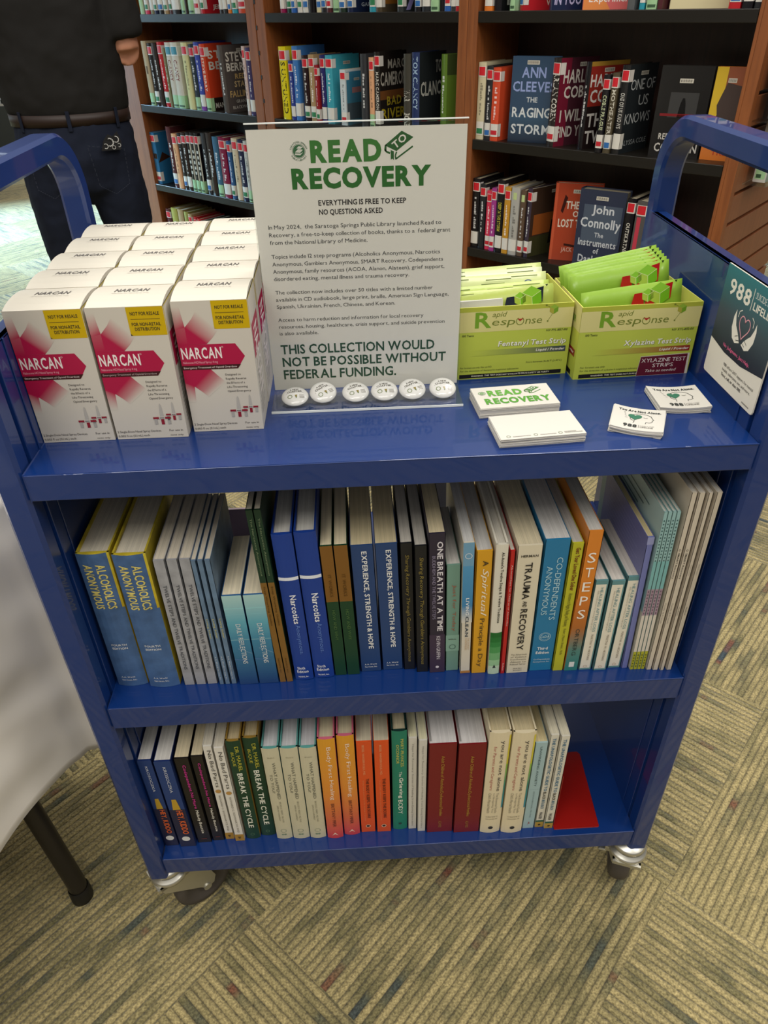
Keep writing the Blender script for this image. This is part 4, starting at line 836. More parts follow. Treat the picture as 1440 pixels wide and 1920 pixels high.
# ---------------------------------------------------------------- stacks of cards
def card_stack(cx, cy, rz, w, d, n, th, bow, top_label, rest_label, top_name, draw, grp, jit=.0006):
    rnd = random.Random(cx); proto = None; tot = n * th
    for i in range(n):
        is_top = i == n - 1
        mb = None
        if proto is None or is_top:
            mb = MB(); k = 8
            zb = lambda u: bow * (2 * u - 1) ** 2 * (-1) + bow
            for s, zz in ((1, th * .92), (-1, 0)):
                for j in range(k):
                    a, b = j / k, (j + 1) / k
                    P = [(-w / 2 + a * w, -d / 2, zb(a) + zz), (-w / 2 + b * w, -d / 2, zb(b) + zz), (-w / 2 + b * w, d / 2, zb(b) + zz), (-w / 2 + a * w, d / 2, zb(a) + zz)]
                    mb.face(P if s > 0 else P[::-1], '#c9c6be')
            for j in range(k):
                a, b = j / k, (j + 1) / k; xa, xb = -w / 2 + a * w, -w / 2 + b * w
                for yy, fl in ((-d / 2, 0), (d / 2, 1)):
                    P = [(xa, yy, zb(a)), (xb, yy, zb(b)), (xb, yy, zb(b) + th * .92), (xa, yy, zb(a) + th * .92)]; mb.face(P[::-1] if fl else P, '#cfcbc2')
            for xx, fl in ((w / 2, 0), (-w / 2, 1)):
                P = [(xx, -d / 2, 0), (xx, d / 2, 0), (xx, d / 2, th * .92), (xx, -d / 2, th * .92)]; mb.face(P[::-1] if fl else P, '#cfcbc2')
            if is_top:
                F = Face(mb, (-w / 2, -d / 2, th * .92), (1, 0, 0), (0, 1, 0), w, d, eps=.00012); i0 = len(mb.v); draw(F)
                for q in range(i0, len(mb.v)):
                    px, py, pz = mb.v[q]; mb.v[q] = (px, py, pz + zb(px / w + .5) + .0001)
            o = mb.build('card', M_MATTE)
            if proto is None: proto = o
        else:
            o = proto.copy(); COL.objects.link(o)
        o.location = (cx + rnd.uniform(-jit, jit), cy + rnd.uniform(-jit, jit), Z1 + .0002 + i * th); o.rotation_euler = (0, 0, rz + rnd.uniform(-1, 1) * jit * 14)
        tag(o, top_label if is_top else rest_label, 'card', grp)
def rr_card(F):
    p = lambda a, b: (a, b)
    F.base('READ', .18, .62, .56, .25, '#5b9a3a', 2); F.base('RECOVERY', .10, .93, .18, .25, '#4f8f30', 2)
    F.ring(.11, .70, .0042, .0008, '#7a9a70', 2, 18); F.disc(.11, .70, .0024, '#7a9a70', 2)
    G = Face(F.mb, F.O, F.R, F.U, 1, 1, eps=F.eps); q = book_icon(G, .058, .026, .020, '#4f7a40', None); a, b = q(.52, .67); G.text('TO', a - .005, a + .005, b - .0023, b + .0023, '#d9d7d0', 1, k=4, ang=radians(37))
def qr_back(F):
    for u, ws in ((.10, (.15, .36)), (.42, (.47, .66)), (.71, (.76, .97))):
        F.ring(u, .10, .0022, .0005, '#7d8c74', 2, 14); F.rect(ws[0], ws[1], .075, .10, '#a9a69e', 2)
        if u > .7: F.rect(ws[0], ws[1] - .07, .115, .14, '#a9a69e', 2)
def c988(F):
    k = '#2f3331'
    F.base('You Are Not Alone.', .10, .92, .80, .085, k, 2)
    prof = [(.42, .30), (.44, .40), (.36, .44), (.35, .52), (.38, .66), (.50, .74), (.64, .73), (.74, .66), (.77, .56), (.80, .50), (.77, .47), (.77, .40), (.72, .37), (.66, .38), (.65, .31)]
    F.line(prof, .0006, k, 2)
    hx, hy, s = .44, .57, .0072; hp = []
    for i in range(28):
        t = 2 * pi * i / 28; hp.append((hx + s / 16 * 16 * sin(t) ** 3 / F.w, hy + s / 16 * (13 * cos(t) - 5 * cos(2 * t) - 2 * cos(3 * t) - cos(4 * t)) / F.h))
    F.poly(hp[::-1], '#2f6b52', 3)
    for a in range(4): F.line([(.30 - .02 * a, .50 + .07 * a), (.25 - .01 * a, .51 + .085 * a)], .0004, k, 2)
    F.line([(.60, .58), (.64, .56), (.68, .575)], .0005, k, 3)
    F.base('988', .24, .50, .11, .12, k, 2); F.rect(.53, .538, .11, .23, k, 2); F.text('SUICIDE & CRISIS', .56, .82, .185, .22, '#7d7a74', 0); F.text('LIFELINE', .56, .80, .12, .17, '#7d7a74', 1)
card_stack(.5095, .1085, radians(4.2), .089, .0508, 14, .00085, 0, 'topmost white card with green lettering, rear stack beside the acrylic foot', 'plain white card edge in the rear stack under the green lettered card', 'card', rr_card, 'cards in the rear stack')
card_stack(.5195, .0435, radians(4.4), .0895, .0508, 12, .00085, 0, 'topmost white card with tiny grey contact lines, front stack', 'plain white card edge in the front stack under the contact card', 'card', qr_back, 'cards in the front stack')
card_stack(.6315, .0535, radians(-24), .0535, .0505, 9, .0009, -.0022, 'topmost white helpline card with head drawing, left of the two small stacks', 'plain white card edge in the left small helpline stack', 'card', c988, 'cards in the left small stack', .0011)
card_stack(.6925, .1000, radians(-3), .0565, .0530, 9, .0009, -.0022, 'topmost white helpline card with head drawing, right small stack by end panel', 'plain white card edge in the right small helpline stack', 'card', c988, 'cards in the right small stack', .0008)

# ---------------------------------------------------------------- helpline sign on the inside of the right end panel
mb = MB(); SWd, SHt, th = .1185, .1205, .0016
outl = [(.004, 0), (SWd - .004, 0), (SWd - .001, .001), (SWd, .004), (SWd, SHt - .0), (0, SHt), (0, .004), (.001, .001)]
Mx = Matrix(((0, 0, -1, CW - .0032), (-1, 0, 0, .142), (0, 1, 0, Z1 + .0205), (0, 0, 0, 1)))      # u runs towards the front, v up, thickness into the cart
mb.prism(outl, -.0004, th - .0004, '#e2ddd0', M=Mx)
F = Face(mb, Mx @ Vector((0, 0, th - .0004)), (0, -1, 0), (0, 0, 1), SWd, SHt)
NV, TL = '#1c2233', '#2b7482'
F.poly([(0, .33), (.3, .285), (.62, .285), (1, .34), (1, .62), (0, .62)], [NV, NV, NV, NV, '#3a4a58', '#3a4a58'], 1); F.rect(0, 1, .62, 1, '#3a4a58', 1, TL)
F.base('988', .11, .50, .775, .135, '#e6e2d6', 1); F.rect(.530, .538, .755, .94, '#e6e2d6', 2); F.base('SUICIDE & CRISIS', .57, .96, .87, .055, '#cfd4d0'); F.base('LIFELINE', .57, .95, .775, .065, '#e6e2d6', 1)
hp = []
hx, hy, s = .52, .60, .0130
for i in range(40):
    t = 2 * pi * i / 40; hp.append((hx + s * sin(t) ** 3 / SWd * .85, hy + s / 16 * (13 * cos(t) - 5 * cos(2 * t) - 2 * cos(3 * t) - cos(4 * t)) / SHt))
F.line(hp + hp[:1], .0012, '#e3a3ae', 3)
for sx in (-1, 1):
    q = lambda a, b: (hx + sx * a * .92, hy + b * .74)
    F.poly([q(.02, -.20), q(.10, -.235), q(.17, -.20), q(.22, -.09), q(.225, .04), q(.20, .13), q(.185, .05), q(.15, -.04), q(.10, -.09), q(.05, -.15)][::sx], '#e6e2d6', 2)
    F.line([q(.03, -.175), q(.09, -.195)], .0006, NV, 4); F.line([q(.07, -.13), q(.12, -.16)], .0006, NV, 4)
    F.line([q(.15, .06), q(.145, .13), q(.10, .16)], .0009, '#e6e2d6', 3)
F.base('No Judgment. Just Help.', .255, .76, .335, .030, '#d9628c', 1)
for i, t in enumerate(('988 offers 24/7 support for mental', 'health, substance use, and more.', 'Text, call, or chat 988.')): F.base(t, .345, (.92, .89, .74)[i], .185 - i * .047, .028, '#3a3634', 1 if i == 2 else 0)
F.rect(.80, .93, .03, .042, '#8f8a82', 2)
tag(mb.build('helpline_sign', M_PRINT), 'small teal and cream helpline sign on the right end panel', 'sign')
# ================================================================ books on the middle and bottom shelves
def T(s, v0, v1, u0, u1, c, b=1, sh=0): return ('t', s, v0, v1, u0, u1, c, b, sh)
def H(s, v, cap, u0, u1, c, b=1): return ('h', s, v, cap, u0, u1, c, b)
def B(v0, v1, c, c2=None, u0=0, u1=1): return ('b', v0, v1, c, c2, u0, u1)
def D(u, v, r, c, t=None): return ('d', u, v, r, c, t)
def PL(pts, c): return ('p', pts, c)
def cart_book(label, x0, x1, y, h, d, cover, spec=(), z=Z2, tilt=0.0, hard=True, pages='#cfc4a8', group=None, face=None, mat_c=None, mark=None, name='book', board=None, mottled=None):
    w = x1 - x0 - .0007; mat_c = mat_c or (M_MOTTLE if mottled else None)
    def draw(F, FR, BK):
        kb = 1.0
        for q in spec:
            kb += .09
            if q[0] == 't': F.text(q[1], q[4], q[5], q[2], q[3], q[6], q[7], q[8], rot=True, k=5)
            elif q[0] == 'h': F.base(q[1], q[4], q[5], q[2], q[3], q[6], q[7], k=5)
            elif q[0] == 'b': F.rect(q[5], q[6], q[1], q[2], q[3], kb, q[4])
            elif q[0] == 'd':
                if q[5]: F.ring(q[1], q[2], q[3], q[5], q[4], 4.5, 20)
                else: F.disc(q[1], q[2], q[3], q[4], 4 + kb * .1)
            elif q[0] == 'p': F.poly(q[1], q[2], 4)
        if face: face(BK)
    lift = abs(sin(tilt)) * w / 2
    return book(label, ((x0 + x1) / 2, y, z + .0004 + lift), 0, w, h, d, cover, draw, hard, pages, tilt, group, mat_c, name, page_mark=mark, board=board)
def hidden(*a): pass
WHT, CRM = '#dcd9d2', '#d3c69c'
AAB, AAG = '#40587f', '#c9b45a'
aa = [B(.0, 1, '#41608c'), T('ALCOHOLICS', .62, .93, .52, .80, '#cdbf6c'), T('ANONYMOUS', .62, .93, .14, .42, '#cdbf6c'), H('FOURTH', .335, .015, .22, .72, '#c9cdd2'), H('EDITION', .308, .015, .22, .72, '#c9cdd2'), H('A.A. World', .072, .012, .2, .66, '#c9cdd2'), H('Services, Inc.', .048, .012, .2, .70, '#c9cdd2'), B(.62, 1, '#b59d1f', '#c9b836', .93, 1.0)]
for k, (x0, x1, y, lab) in enumerate(((.0060, .0445, .042, 'thick blue book with yellow edged pages, leftmost on the middle shelf'), (.0480, .0870, .037, 'thick blue book with yellow edged pages, second on the middle shelf'))):
    cart_book(lab, x0, x1, y, .219, .158, '#3d5579', aa, hard=True, pages='#cfc7b4', board='#b9a62c', mottled='#5e789c', group='thick blue books with gilt lettering')
tss = [T('TWELVE STEPS AND TWELVE TRADITIONS', .14, .82, .35, .66, '#3b3f46', 0)]
for x0, x1, lab in ((.0925, .1065, 'left of three grey paperback spines beside the thick blue books'), (.1075, .1210, 'middle of three grey paperback spines beside the thick blue books'), (.1220, .1358, 'right of three grey paperback spines beside the slim blue booklets')):
    cart_book(lab, x0, x1, .035, .2088, .140, '#97989c', tss, hard=False, pages='#c9c0ae', mottled='#83868c', group='grey paperbacks')
ls = [T('Living Sober', .40, .56, .25, .7, '#c6bb6a', 0), T('A.A. World Services, Inc.', .04, .25, .3, .65, '#c9cdd2', 0)]
for x0, x1, lab in ((.1378, .1445, 'left of three slim slate blue booklets'), (.1452, .1525, 'middle of three slim slate blue booklets'), (.1533, .1610, 'right of three slim slate blue booklets')):
    cart_book(lab, x0, x1, .033, .2075, .138, '#5f7790', ls, hard=False, pages='#c9c0ae', tilt=-.012, mottled='#71879c', group='slim slate blue booklets')
dr = [B(.72, 1, '#5ea3b5', '#a6c9c6'), B(.5, .72, '#3a7b9c', '#5ea3b5'), B(0, .5, '#1f3f72', '#3a7b9c'), T('DAILY REFLECTIONS', .25, .70, .42, .68, '#d3d8da', 0), B(.86, .87, '#8fc4c9'), B(.80, .805, '#7fb7c2'), B(.52, .53, '#6a9dae'), PL([(.3, .42), (1, .36), (1, .37), (.3, .435)], '#5d87a5'), PL([(0, .3), (.6, .28), (1, .31), (.6, .29), (0, .315)], '#456f9c')]
for x0, x1, lab in ((.1650, .1890, 'left of two short books with a water ripple spine'), (.1905, .2155, 'right of two short books with a water ripple spine')):
    cart_book(lab, x0, x1, .031, .1535, .118, '#2d5c8c', dr, hard=False, pages='#d8ceb4', tilt=-.016, group='short books with water spines')
sw = [B(.62, 1, '#123323'), B(0, .62, '#7d5a26'), T('The Narcotics Anonymous', .66, .96, .3, .68, '#7c8c6c', 0), T('Step Working Guides', .37, .60, .3, .68, '#4a3210', 0), T('NAWS, Inc.', .06, .16, .3, .6, '#4a3210', 0)]
for x0, x1, lab in ((.2170, .2250, 'left of two tall slim workbooks in green over brown'), (.2258, .2340, 'right of two tall slim workbooks in green over brown')):
    cart_book(lab, x0, x1, .0315, .275, .215, '#12301f', sw, hard=False, pages='#cfc6b2', tilt=-.038, group='tall green and brown workbooks')
na = [B(.715, .735, '#dfe3ea'), T('Narcotics', .425, .62, .42, .74, '#e2e4ea'), T('Anonymous.', .20, .415, .42, .72, '#5f7fc4', 0), H('Sixth', .085, .020, .2, .62, '#e2e4ea'), H('Edition', .058, .020, .16, .78, '#e2e4ea'), H('NAWS, Inc.', .022, .012, .2, .76, '#e2e4ea')]
for x0, x1, y, lab in ((.2370, .2610, .035, 'left of two royal blue hardcovers with a white band'), (.2620, .2880, .037, 'right of two royal blue hardcovers with a white band')):
    cart_book(lab, x0, x1, y, .2385, .155, '#163a8c', na, pages='#c9c7c0', tilt=-.030, group='royal blue hardcovers')
iw = [B(.60, 1, '#7a5320'), B(0, .60, '#103b24'), T('IT WORKS', .64, .80, .38, .64, '#57390f', 0), T('HOW AND WHY', .30, .54, .38, .64, '#4a6a3c', 0)]
for x0, x1, lab in ((.2892, .3042, 'left of two brown over green paperbacks'), (.3052, .3215, 'right of two brown over green paperbacks')):
    cart_book(lab, x0, x1, .038, .2155, .150, '#103b24', iw, hard=False, pages='#d2c6a6', tilt=-.030, group='brown and green paperbacks')
es = [T('EXPERIENCE, STRENGTH & HOPE', .20, .96, .42, .70, '#dfe0e0'), H('A.A. World', .058, .012, .2, .78, '#c9cdd2'), H('Services, Inc.', .036, .012, .2, .80, '#c9cdd2')]
for x0, x1, y, lab in ((.3230, .3505, .042, 'left of two navy books with bold white capitals'), (.3517, .3788, .043, 'right of two navy books with bold white capitals')):
    cart_book(lab, x0, x1, y, .2105, .150, '#24406f', es, hard=False, pages='#c6b894', tilt=-.027, group='navy books with white capitals')
sr = [T('Sharing Recovery Through Gamblers Anonymous', .07, .92, .30, .70, '#8a7a3c', 0, .15)]
for x0, x1, y, lab in ((.3800, .3950, .042, 'left of two thin black spines with gold script'), (.3962, .4115, .036, 'right of two thin black spines with gold script')):
    cart_book(lab, x0, x1, y, .211, .152, '#14161c', sr, hard=False, pages='#b9b4aa', tilt=-.022, group='black books with gold script')
cart_book('dark violet paperback with white capitals between black spines and pale green book', .4130, .4330, .034, .229, .150, '#2b2536', [B(0, .30, '#3c2f44'), T('ONE BREATH AT A TIME', .33, .95, .50, .86, '#d6d2d8'), T('BUDDHISM AND THE TWELVE STEPS', .42, .86, .20, .40, '#8f87a0', 0), T('KEVIN GRIFFIN', .11, .29, .45, .70, '#cfc9d2', 0), D(.5, .045, .0022, '#cfc9d2')], hard=False, tilt=-.024, pages='#cdbf9c')
cart_book('short pale green book with faded red lettering', .4340, .4515, .036, .180, .120, '#6f9486', [T('Just for Today', .40, .83, .40, .72, '#a0614c', 0), B(.20, .36, '#82a898'), D(.5, .245, .0042, '#3b5a50', .0007), H('NAWS, Inc.', .315, .012, .2, .8, '#3b4f48')], hard=False, tilt=-.024, pages='#c9c6c0')
cart_book('light blue and white book with a white spine bottom', .4525, .4660, .030, .217, .160, '#cfc8b8', [B(.84, 1, '#6c9ab8'), B(.55, .84, '#3c7fae', '#4f92bc'), B(.42, .55, '#d5d0c4', '#3c7fae'), B(0, .02, '#b07a3c'), T('LIVING', .48, .61, .36, .68, '#dfe3e4'), T('CLEAN', .31, .47, .36, .68, '#3a4550'), D(.5, .91, .0042, '#dfe3e4', .0007), T('THE JOURNEY', .2, .3, .6, .8, '#c2a27c', 0), T('CONTINUES', .2, .3, .38, .58, '#c2a27c', 0)], hard=False, tilt=-.024, pages='#c4c3c0')
cart_book('amber yellow book with white script and dark lettering', .4670, .4865, .029, .2045, .155, '#d19a24', [T('A', .89, .93, .40, .75, '#4a3a22'), T('Spiritual', .50, .87, .30, .80, '#e8e0cc', 0, .3), T('Principle a Day', .06, .48, .30, .70, '#4a3a22', 0)], hard=False, tilt=-.018, pages='#bcbab6')
cart_book('white hardcover with green banded lower spine', .4885, .5035, .027, .215, .155, '#d9d4c4', [B(.0, .07, '#b7cdb4'), B(.07, .12, '#93bd92'), B(.12, .18, '#6ea872'), B(.18, .23, '#4a9354'), B(.23, .27, '#2f8040'), B(.27, .31, '#1f7032'), B(.31, .35, '#156428'), T("Al-Anon's Twelve Steps & Twelve Traditions", .43, .95, .40, .72, '#3a3834'), PL([(.35, .055), (.65, .055), (.5, .085)], '#2a2c2a')], tilt=-.018, pages='#c6c1b4')
cart_book('very thin red book with white lettering', .5045, .5110, .026, .205, .150, '#b3201f', [T('Alateen\u2014Hope for Children of Alcoholics', .42, .90, .3, .72, '#dcb8b0', 0), T('Al-Anon', .03, .10, .3, .7, '#dcb8b0', 0)], hard=False, tilt=-.014, pages='#c6c1b4')
cart_book('cream book with black vertical capitals', .5122, .5415, .026, .212, .155, '#d6cdb4', [H('HERMAN', .92, .016, .15, .85, '#2d2a28'), T('TRAUMA', .61, .88, .36, .66, '#2d2a28'), T('AND', .55, .595, .42, .60, '#2d2a28'), T('RECOVERY', .20, .535, .36, .66, '#2d2a28')] + [H(t, .155 - k * .021, .013, .14, .86, '#5a544a', 0) for k, t in enumerate(('The Aftermath', 'of Violence\u2014', 'From Domestic', 'Abuse to', 'Political Terror'))] + [H('BASIC', .035, .010, .32, .7, '#6a6458', 0), H('BOOKS', .018, .010, .32, .7, '#6a6458', 0)], hard=False, tilt=-.010, pages='#cbbfa0')
cart_book('teal blue book with pale lettering and round emblem', .5430, .5730, .028, .217, .155, '#2374a0', [T('CO-DEPENDENTS', .42, .88, .55, .80, '#a9cbd6', 0), T('ANONYMOUS', .46, .82, .18, .43, '#a9cbd6', 0), D(.5, .285, .0075, '#a9cbd6', .0006), D(.5, .285, .0058, '#a9cbd6', .0004), H('CoDA', .277, .020, .30, .70, '#a9cbd6'), H('Third', .18, .022, .24, .70, '#dfe4e4'), H('Edition', .145, .022, .20, .78, '#dfe4e4'), H('Co-Dependents', .092, .012, .14, .86, '#cfd8dc', 0), H('Anonymous, Inc.', .072, .012, .12, .86, '#cfd8dc', 0)], hard=False, tilt=-.006, pages='#c2c0bc')
cart_book('lime yellow book with dark red condensed lettering', .5738, .5880, .026, .212, .150, '#b5b32c', [T('Get Your Loved One Sober', .66, .97, .36, .76, '#6e2416'), T('Alternatives to Nagging, Pleading, and Threatening', .38, .64, .25, .70, '#4d4a1c', 0), T('Robert J. Meyers  Brenda L. Wolfe', .14, .36, .35, .65, '#4d4a1c', 0)], hard=False, tilt=-.004, pages='#b9b6b0')
cart_book('orange and teal book with tall white capitals', .5888, .6065, .025, .229, .160, '#d27f2c', [B(.34, .55, '#a8642c', '#c9742a'), B(.16, .34, '#4f7f78', '#a8642c'), B(0, .16, '#2f7d78', '#4f7f78')] + [H(c, .80 - k * .098, .068, .22, .78, '#ece6dc', 0) for k, c in enumerate('STEPS')] + [T('ORTBERG', .125, .33, .34, .64, '#2f3a38', 0), B(.03, .07, '#d9dcd8', None, .3, .7)], hard=False, tilt=.002, pages='#b9b6b0')
hl = [B(.02, .96, '#dfd9c8', None, .06, .86), T('HEALING AFTER LOSS', .45, .93, .46, .68, '#6f9498', 0), T('daily meditations for working through grief', .47, .90, .26, .40, '#a9a294', 0), T('MARTHA W. HICKMAN', .12, .42, .46, .64, '#8a7f70', 0), D(.46, .045, .0022, '#b08a6a', .0004)]
for x0, x1, y, h, lab in ((.6082, .6252, .025, .154, 'left of three short white books with teal edges'), (.6270, .6448, .023, .154, 'middle of three short white books with teal edges'), (.6470, .6640, .026, .157, 'right of three short white books with teal edges')):
    cart_book(lab, x0, x1, y, h, .118, '#5d8a8e', hl, hard=False, pages='#c8c4bc', group='short white books with teal edges')
def lav_face(K):
    for r_ in range(26): K.rect(.12, .88 - (r_ * 7 % 5) * .03, .93 - r_ * .028, .936 - r_ * .028, '#7d84b8', 1)
cart_book('lavender blue softcover leaning before the striped booklets', .6650, .6735, .024, .217, .150, '#6d74ac', [T('MENTALLY ILL AND IN JAIL', .35, .9, .3, .6, '#a9aed0', 0), T('WORKBOOK', .08, .25, .3, .6, '#a9aed0', 0)][1:1] + [B(.95, 1, '#8d92bc')], hard=False, pages='#c9b98c', tilt=-.03, face=lav_face)
te = [B(.38, .55, '#a08a98'), B(.55, .72, '#78aeae'), B(.72, 1, '#8fb4b4'), B(.13, .38, '#cfc8bc'), B(0, .13, '#a8a82c')] + [B(.72 + k * .019, .728 + k * .019, '#3b5c60', None, .3, .7) for k in range(13)] + [B(.39 + k * .02, .40 + k * .02, '#6a5468', None, .3, .7) for k in range(8)] + [B(.02 + k * .02, .03 + k * .02, '#5c5c10', None, .3, .7) for k in range(5)]
def te_face(K):
    K.rect(0, 1, .4, 1, '#83a8ac', 1, '#a9c4c4'); K.rect(0, 1, 0, .4, '#c9c6b4', 1)
    for r_ in range(9): K.rect(.08, .8 - (r_ * 5 % 4) * .08, .93 - r_ * .035, .938 - r_ * .035, '#44686e', 2)
for k, (x0, lab) in enumerate(((.6752, 'first of four thin teal, cream and lime striped booklets'), (.6802, 'second of four thin teal, cream and lime striped booklets'), (.6852, 'third of four thin teal, cream and lime striped booklets'), (.6902, 'fourth of four thin teal, cream and lime striped booklets beside the white handbooks'))):
    cart_book(lab, x0, x0 + .0046, .021, .254, .195, '#8fb0ae', te, hard=False, pages='#bcb9b0', tilt=-.026, face=te_face if k == 0 else None, group='striped booklets', name='booklet')
sm1 = [T('SMART Recovery', .56, .70, .22, .62, '#4a4744'), D(.45, .715, .0014, '#4a4744', .0004), T('Family & Friends', .30, .42, .2, .55, '#8a857c', 0)]
sm2 = [T('SMART Recovery', .58, .64, .3, .6, '#8a857c', 0), T('Handbook', .35, .40, .3, .6, '#5a5650', 0)]
for x0, x1, y, sp_, ti, lab in ((.6965, .7035, .019, sm1, -.012, 'first of four tall cream handbooks, next to the striped booklets'), (.7045, .7120, .018, sm1, -.012, 'second of four tall cream handbooks'), (.7140, .7195, .017, sm2, -.010, 'third of four tall cream handbooks'), (.7225, .7295, .017, sm2, -.008, 'fourth of four tall cream handbooks, against the right end panel')):
    cart_book(lab, x0, x1, y, .280, .205, '#c9bfae', sp_, hard=False, pages='#c4bfb4', tilt=ti, group='tall cream handbooks', name='handbook')
# pale leaflet cards standing at the back of the middle shelf
for (x, y, w, h, c, lab) in ((.112, .342, .056, .062, '#d2bcc8', 'pale pink card standing behind the short ripple spined books'), (.442, .330, .05, .17, '#c9cbd4', 'pale grey card standing behind the short pale green book')):
    mb = MB(); mb.box(0, w, 0, .004, 0, h, c); o = mb.build('leaflet', M_PRINT); o.location = (x, y, Z2 + .0004); tag(o, lab, 'leaflet')

# ---- bottom shelf
hk = [B(.46, 1, '#1d3a72'), B(0, .46, '#191c3c'), T('KROSOCZKA', .66, .94, .44, .62, '#d0d4dc', 0), T('HEY, KIDDO', .16, .45, .34, .82, '#d8622c'), PL([(.25, .46), (.75, .46), (.62, .58), (.35, .58)], '#b9962c'), D(.5, .10, .0062, '#dcdcd8')]
for x0, x1, y, lab in ((.0025, .0225, .025, 'left of two navy books with orange hand lettering, leftmost below'), (.0260, .0500, .022, 'right of two navy books with orange hand lettering, second below')):
    cart_book(lab, x0, x1, y, .216, .150, '#1d2f62', hk, z=Z3, hard=False, pages='#cbc8c2', group='navy books with orange lettering')
cn = [T('Codependent No More', .43, .93, .40, .68, '#c02f88'), T('Melody Beattie', .12, .41, .40, .68, '#d9d4c8'), H('HARPER', .045, .010, .3, .72, '#a04a30', 0)]
for x0, x1, y, lab in ((.0525, .0740, .027, 'left of two black paperbacks with pink lettering'), (.0755, .0935, .029, 'right of two black paperbacks with pink lettering')):
    cart_book(lab, x0, x1, y, .2135, .150, '#171313', cn, z=Z3, hard=False, pages='#cfc2a2', group='black paperbacks with pink lettering')
nb = [T('No Bad Parts', .59, .96, .38, .78, '#4a4742', 0), D(.5, .545, .0042, '#b58a4a'), PL([(.35, .545), (.65, .53), (.6, .565)], '#4f6a58'), T('RICHARD C. SCHWARTZ, PHD', .10, .50, .38, .62, '#7a756c', 0), B(0, .075, '#a9812c'), PL([(.3, .05), (.7, .05), (.5, .02)], '#5a4210')]
for x0, x1, y, lab in ((.0955, .1092, .030, 'left of two white paperbacks with a gold foot'), (.1112, .1260, .026, 'right of two white paperbacks with a gold foot')):
    cart_book(lab, x0, x1, y, .2335, .150, '#dbd7cd', nb, z=Z3, hard=False, pages='#cdc6b4', group='white paperbacks with a gold foot')
bc = [T('DR. MARIEL', .72, .95, .55, .80, '#b9b23c', 0), T('BUQUE', .77, .90, .18, .42, '#b9b23c', 0), T('BREAK THE CYCLE', .13, .70, .34, .72, '#d9dacb'), D(.5, .055, .003, '#6f8f6a', .0005)]
for x0, x1, y, lab in ((.1285, .1500, .030, 'left of two dark green hardcovers with cream capitals'), (.1515, .1740, .034, 'right of two dark green hardcovers with cream capitals')):
    cart_book(lab, x0, x1, y, .2435, .160, '#123a26', bc, z=Z3, pages='#cdbb92', board='#9a7a34', group='dark green hardcovers')
wh = [B(.05, .88, '#c6c0a4'), T('WHAT HAPPENED', .47, .86, .50, .68, '#6a6a5c', 0), T('TO YOU?', .54, .74, .24, .40, '#6a6a5c', 0), H('BRUCE D.', .905, .010, .28, .72, '#8a8774', 0), T('BRUCE D. PERRY, MD, PHD', .20, .44, .52, .64, '#8a8774', 0), T('OPRAH WINFREY', .22, .40, .34, .44, '#8a8774', 0), D(.5, .10, .0045, '#7a8c74', .0006), D(.42, .055, .002, '#7a8c74'), D(.58, .055, .002, '#7a8c74')]
for x0, x1, y, lab in ((.1765, .2015, .027, 'first of three cream hardcovers with teal boards'), (.2025, .2285, .026, 'second of three cream hardcovers with teal boards'), (.2295, .2545, .025, 'third of three cream hardcovers with teal boards, beside the orange gradient')):
    cart_book(lab, x0, x1, y, .227, .160, '#c6c0a4', wh, z=Z3, pages='#c9cacc', board='#5a9a94', group='cream hardcovers with teal boards')
bf = [B(.5, 1, '#d98a34', '#d99a2a'), B(0, .5, '#c8404c', '#d98a34'), T('Body First Healing', .42, .93, .40, .72, '#ecd9c4', 0), T('BRITTANY PIPER', .13, .38, .42, .62, '#5f2a24', 0), PL([(.3, .03), (.5, .065), (.7, .03), (.5, .05)], '#ecd9c4')]
for x0, x1, y, lab in ((.2565, .2815, .023, 'left of two orange to pink gradient hardcovers'), (.2830, .3080, .027, 'right of two orange to pink gradient hardcovers')):
    cart_book(lab, x0, x1, y, .246, .160, '#d0703c', bf, z=Z3, pages='#cbbf9f', board='#c9647c', group='orange to pink hardcovers')
bk = [T('THE BODY KEEPS THE SCORE', .17, .62, .50, .70, '#57200f'), T('BESSEL VAN DER KOLK, M.D.', .66, .97, .34, .50, '#e0a878', 0), T('brain, mind, and body in the healing of trauma', .14, .60, .26, .38, '#d98a5a', 0), D(.5, .075, .0038, '#e0c8a8'), D(.5, .075, .0028, '#3c1c10')]
for x0, x1, y, lab in ((.3095, .3330, .028, 'left of two bright orange paperbacks with round emblem'), (.3345, .3575, .027, 'right of two bright orange paperbacks with round emblem')):
    cart_book(lab, x0, x1, y, .226, .150, '#d6511e', bk, z=Z3, hard=False, pages='#bdb49c', group='bright orange paperbacks')
cart_book('teal green hardcover with yellow and white lettering', .3605, .3830, .031, .244, .155, '#1d7a62', [T('MARY-FRANCES', .67, .93, .58, .78, '#c6bf5a', 0), T("O'CONNOR", .70, .88, .28, .48, '#c6bf5a', 0), T('The', .57, .62, .45, .65, '#dfe2d6', 0), T('Grieving', .35, .56, .38, .74, '#dfe2d6'), T('BODY', .18, .33, .38, .70, '#dfe2d6', 0), D(.5, .07, .0025, '#2a3c38')], z=Z3, pages='#cbbf9f', board='#163530')
ho = [T('Hope for Recovery: Stories of Healing from Eating Disorders', .04, .94, .36, .62, '#8c8a84', 0)]
for x0, x1, y, lab in ((.3842, .3978, .029, 'left of two thin pale grey books beside the dark red pair'), (.3985, .4118, .024, 'right of two thin pale grey books beside the dark red pair')):
    cart_book(lab, x0, x1, y, .2275, .150, '#cfcbc0', ho, z=Z3, hard=False, pages='#cfcaa8', group='thin pale grey books')
rd = [T('Adult Children of Alcoholics/Dysfunctional Families', .20, .88, .42, .58, '#b08a34', 0), T('ACA WSO', .06, .14, .44, .56, '#a07a34', 0)]
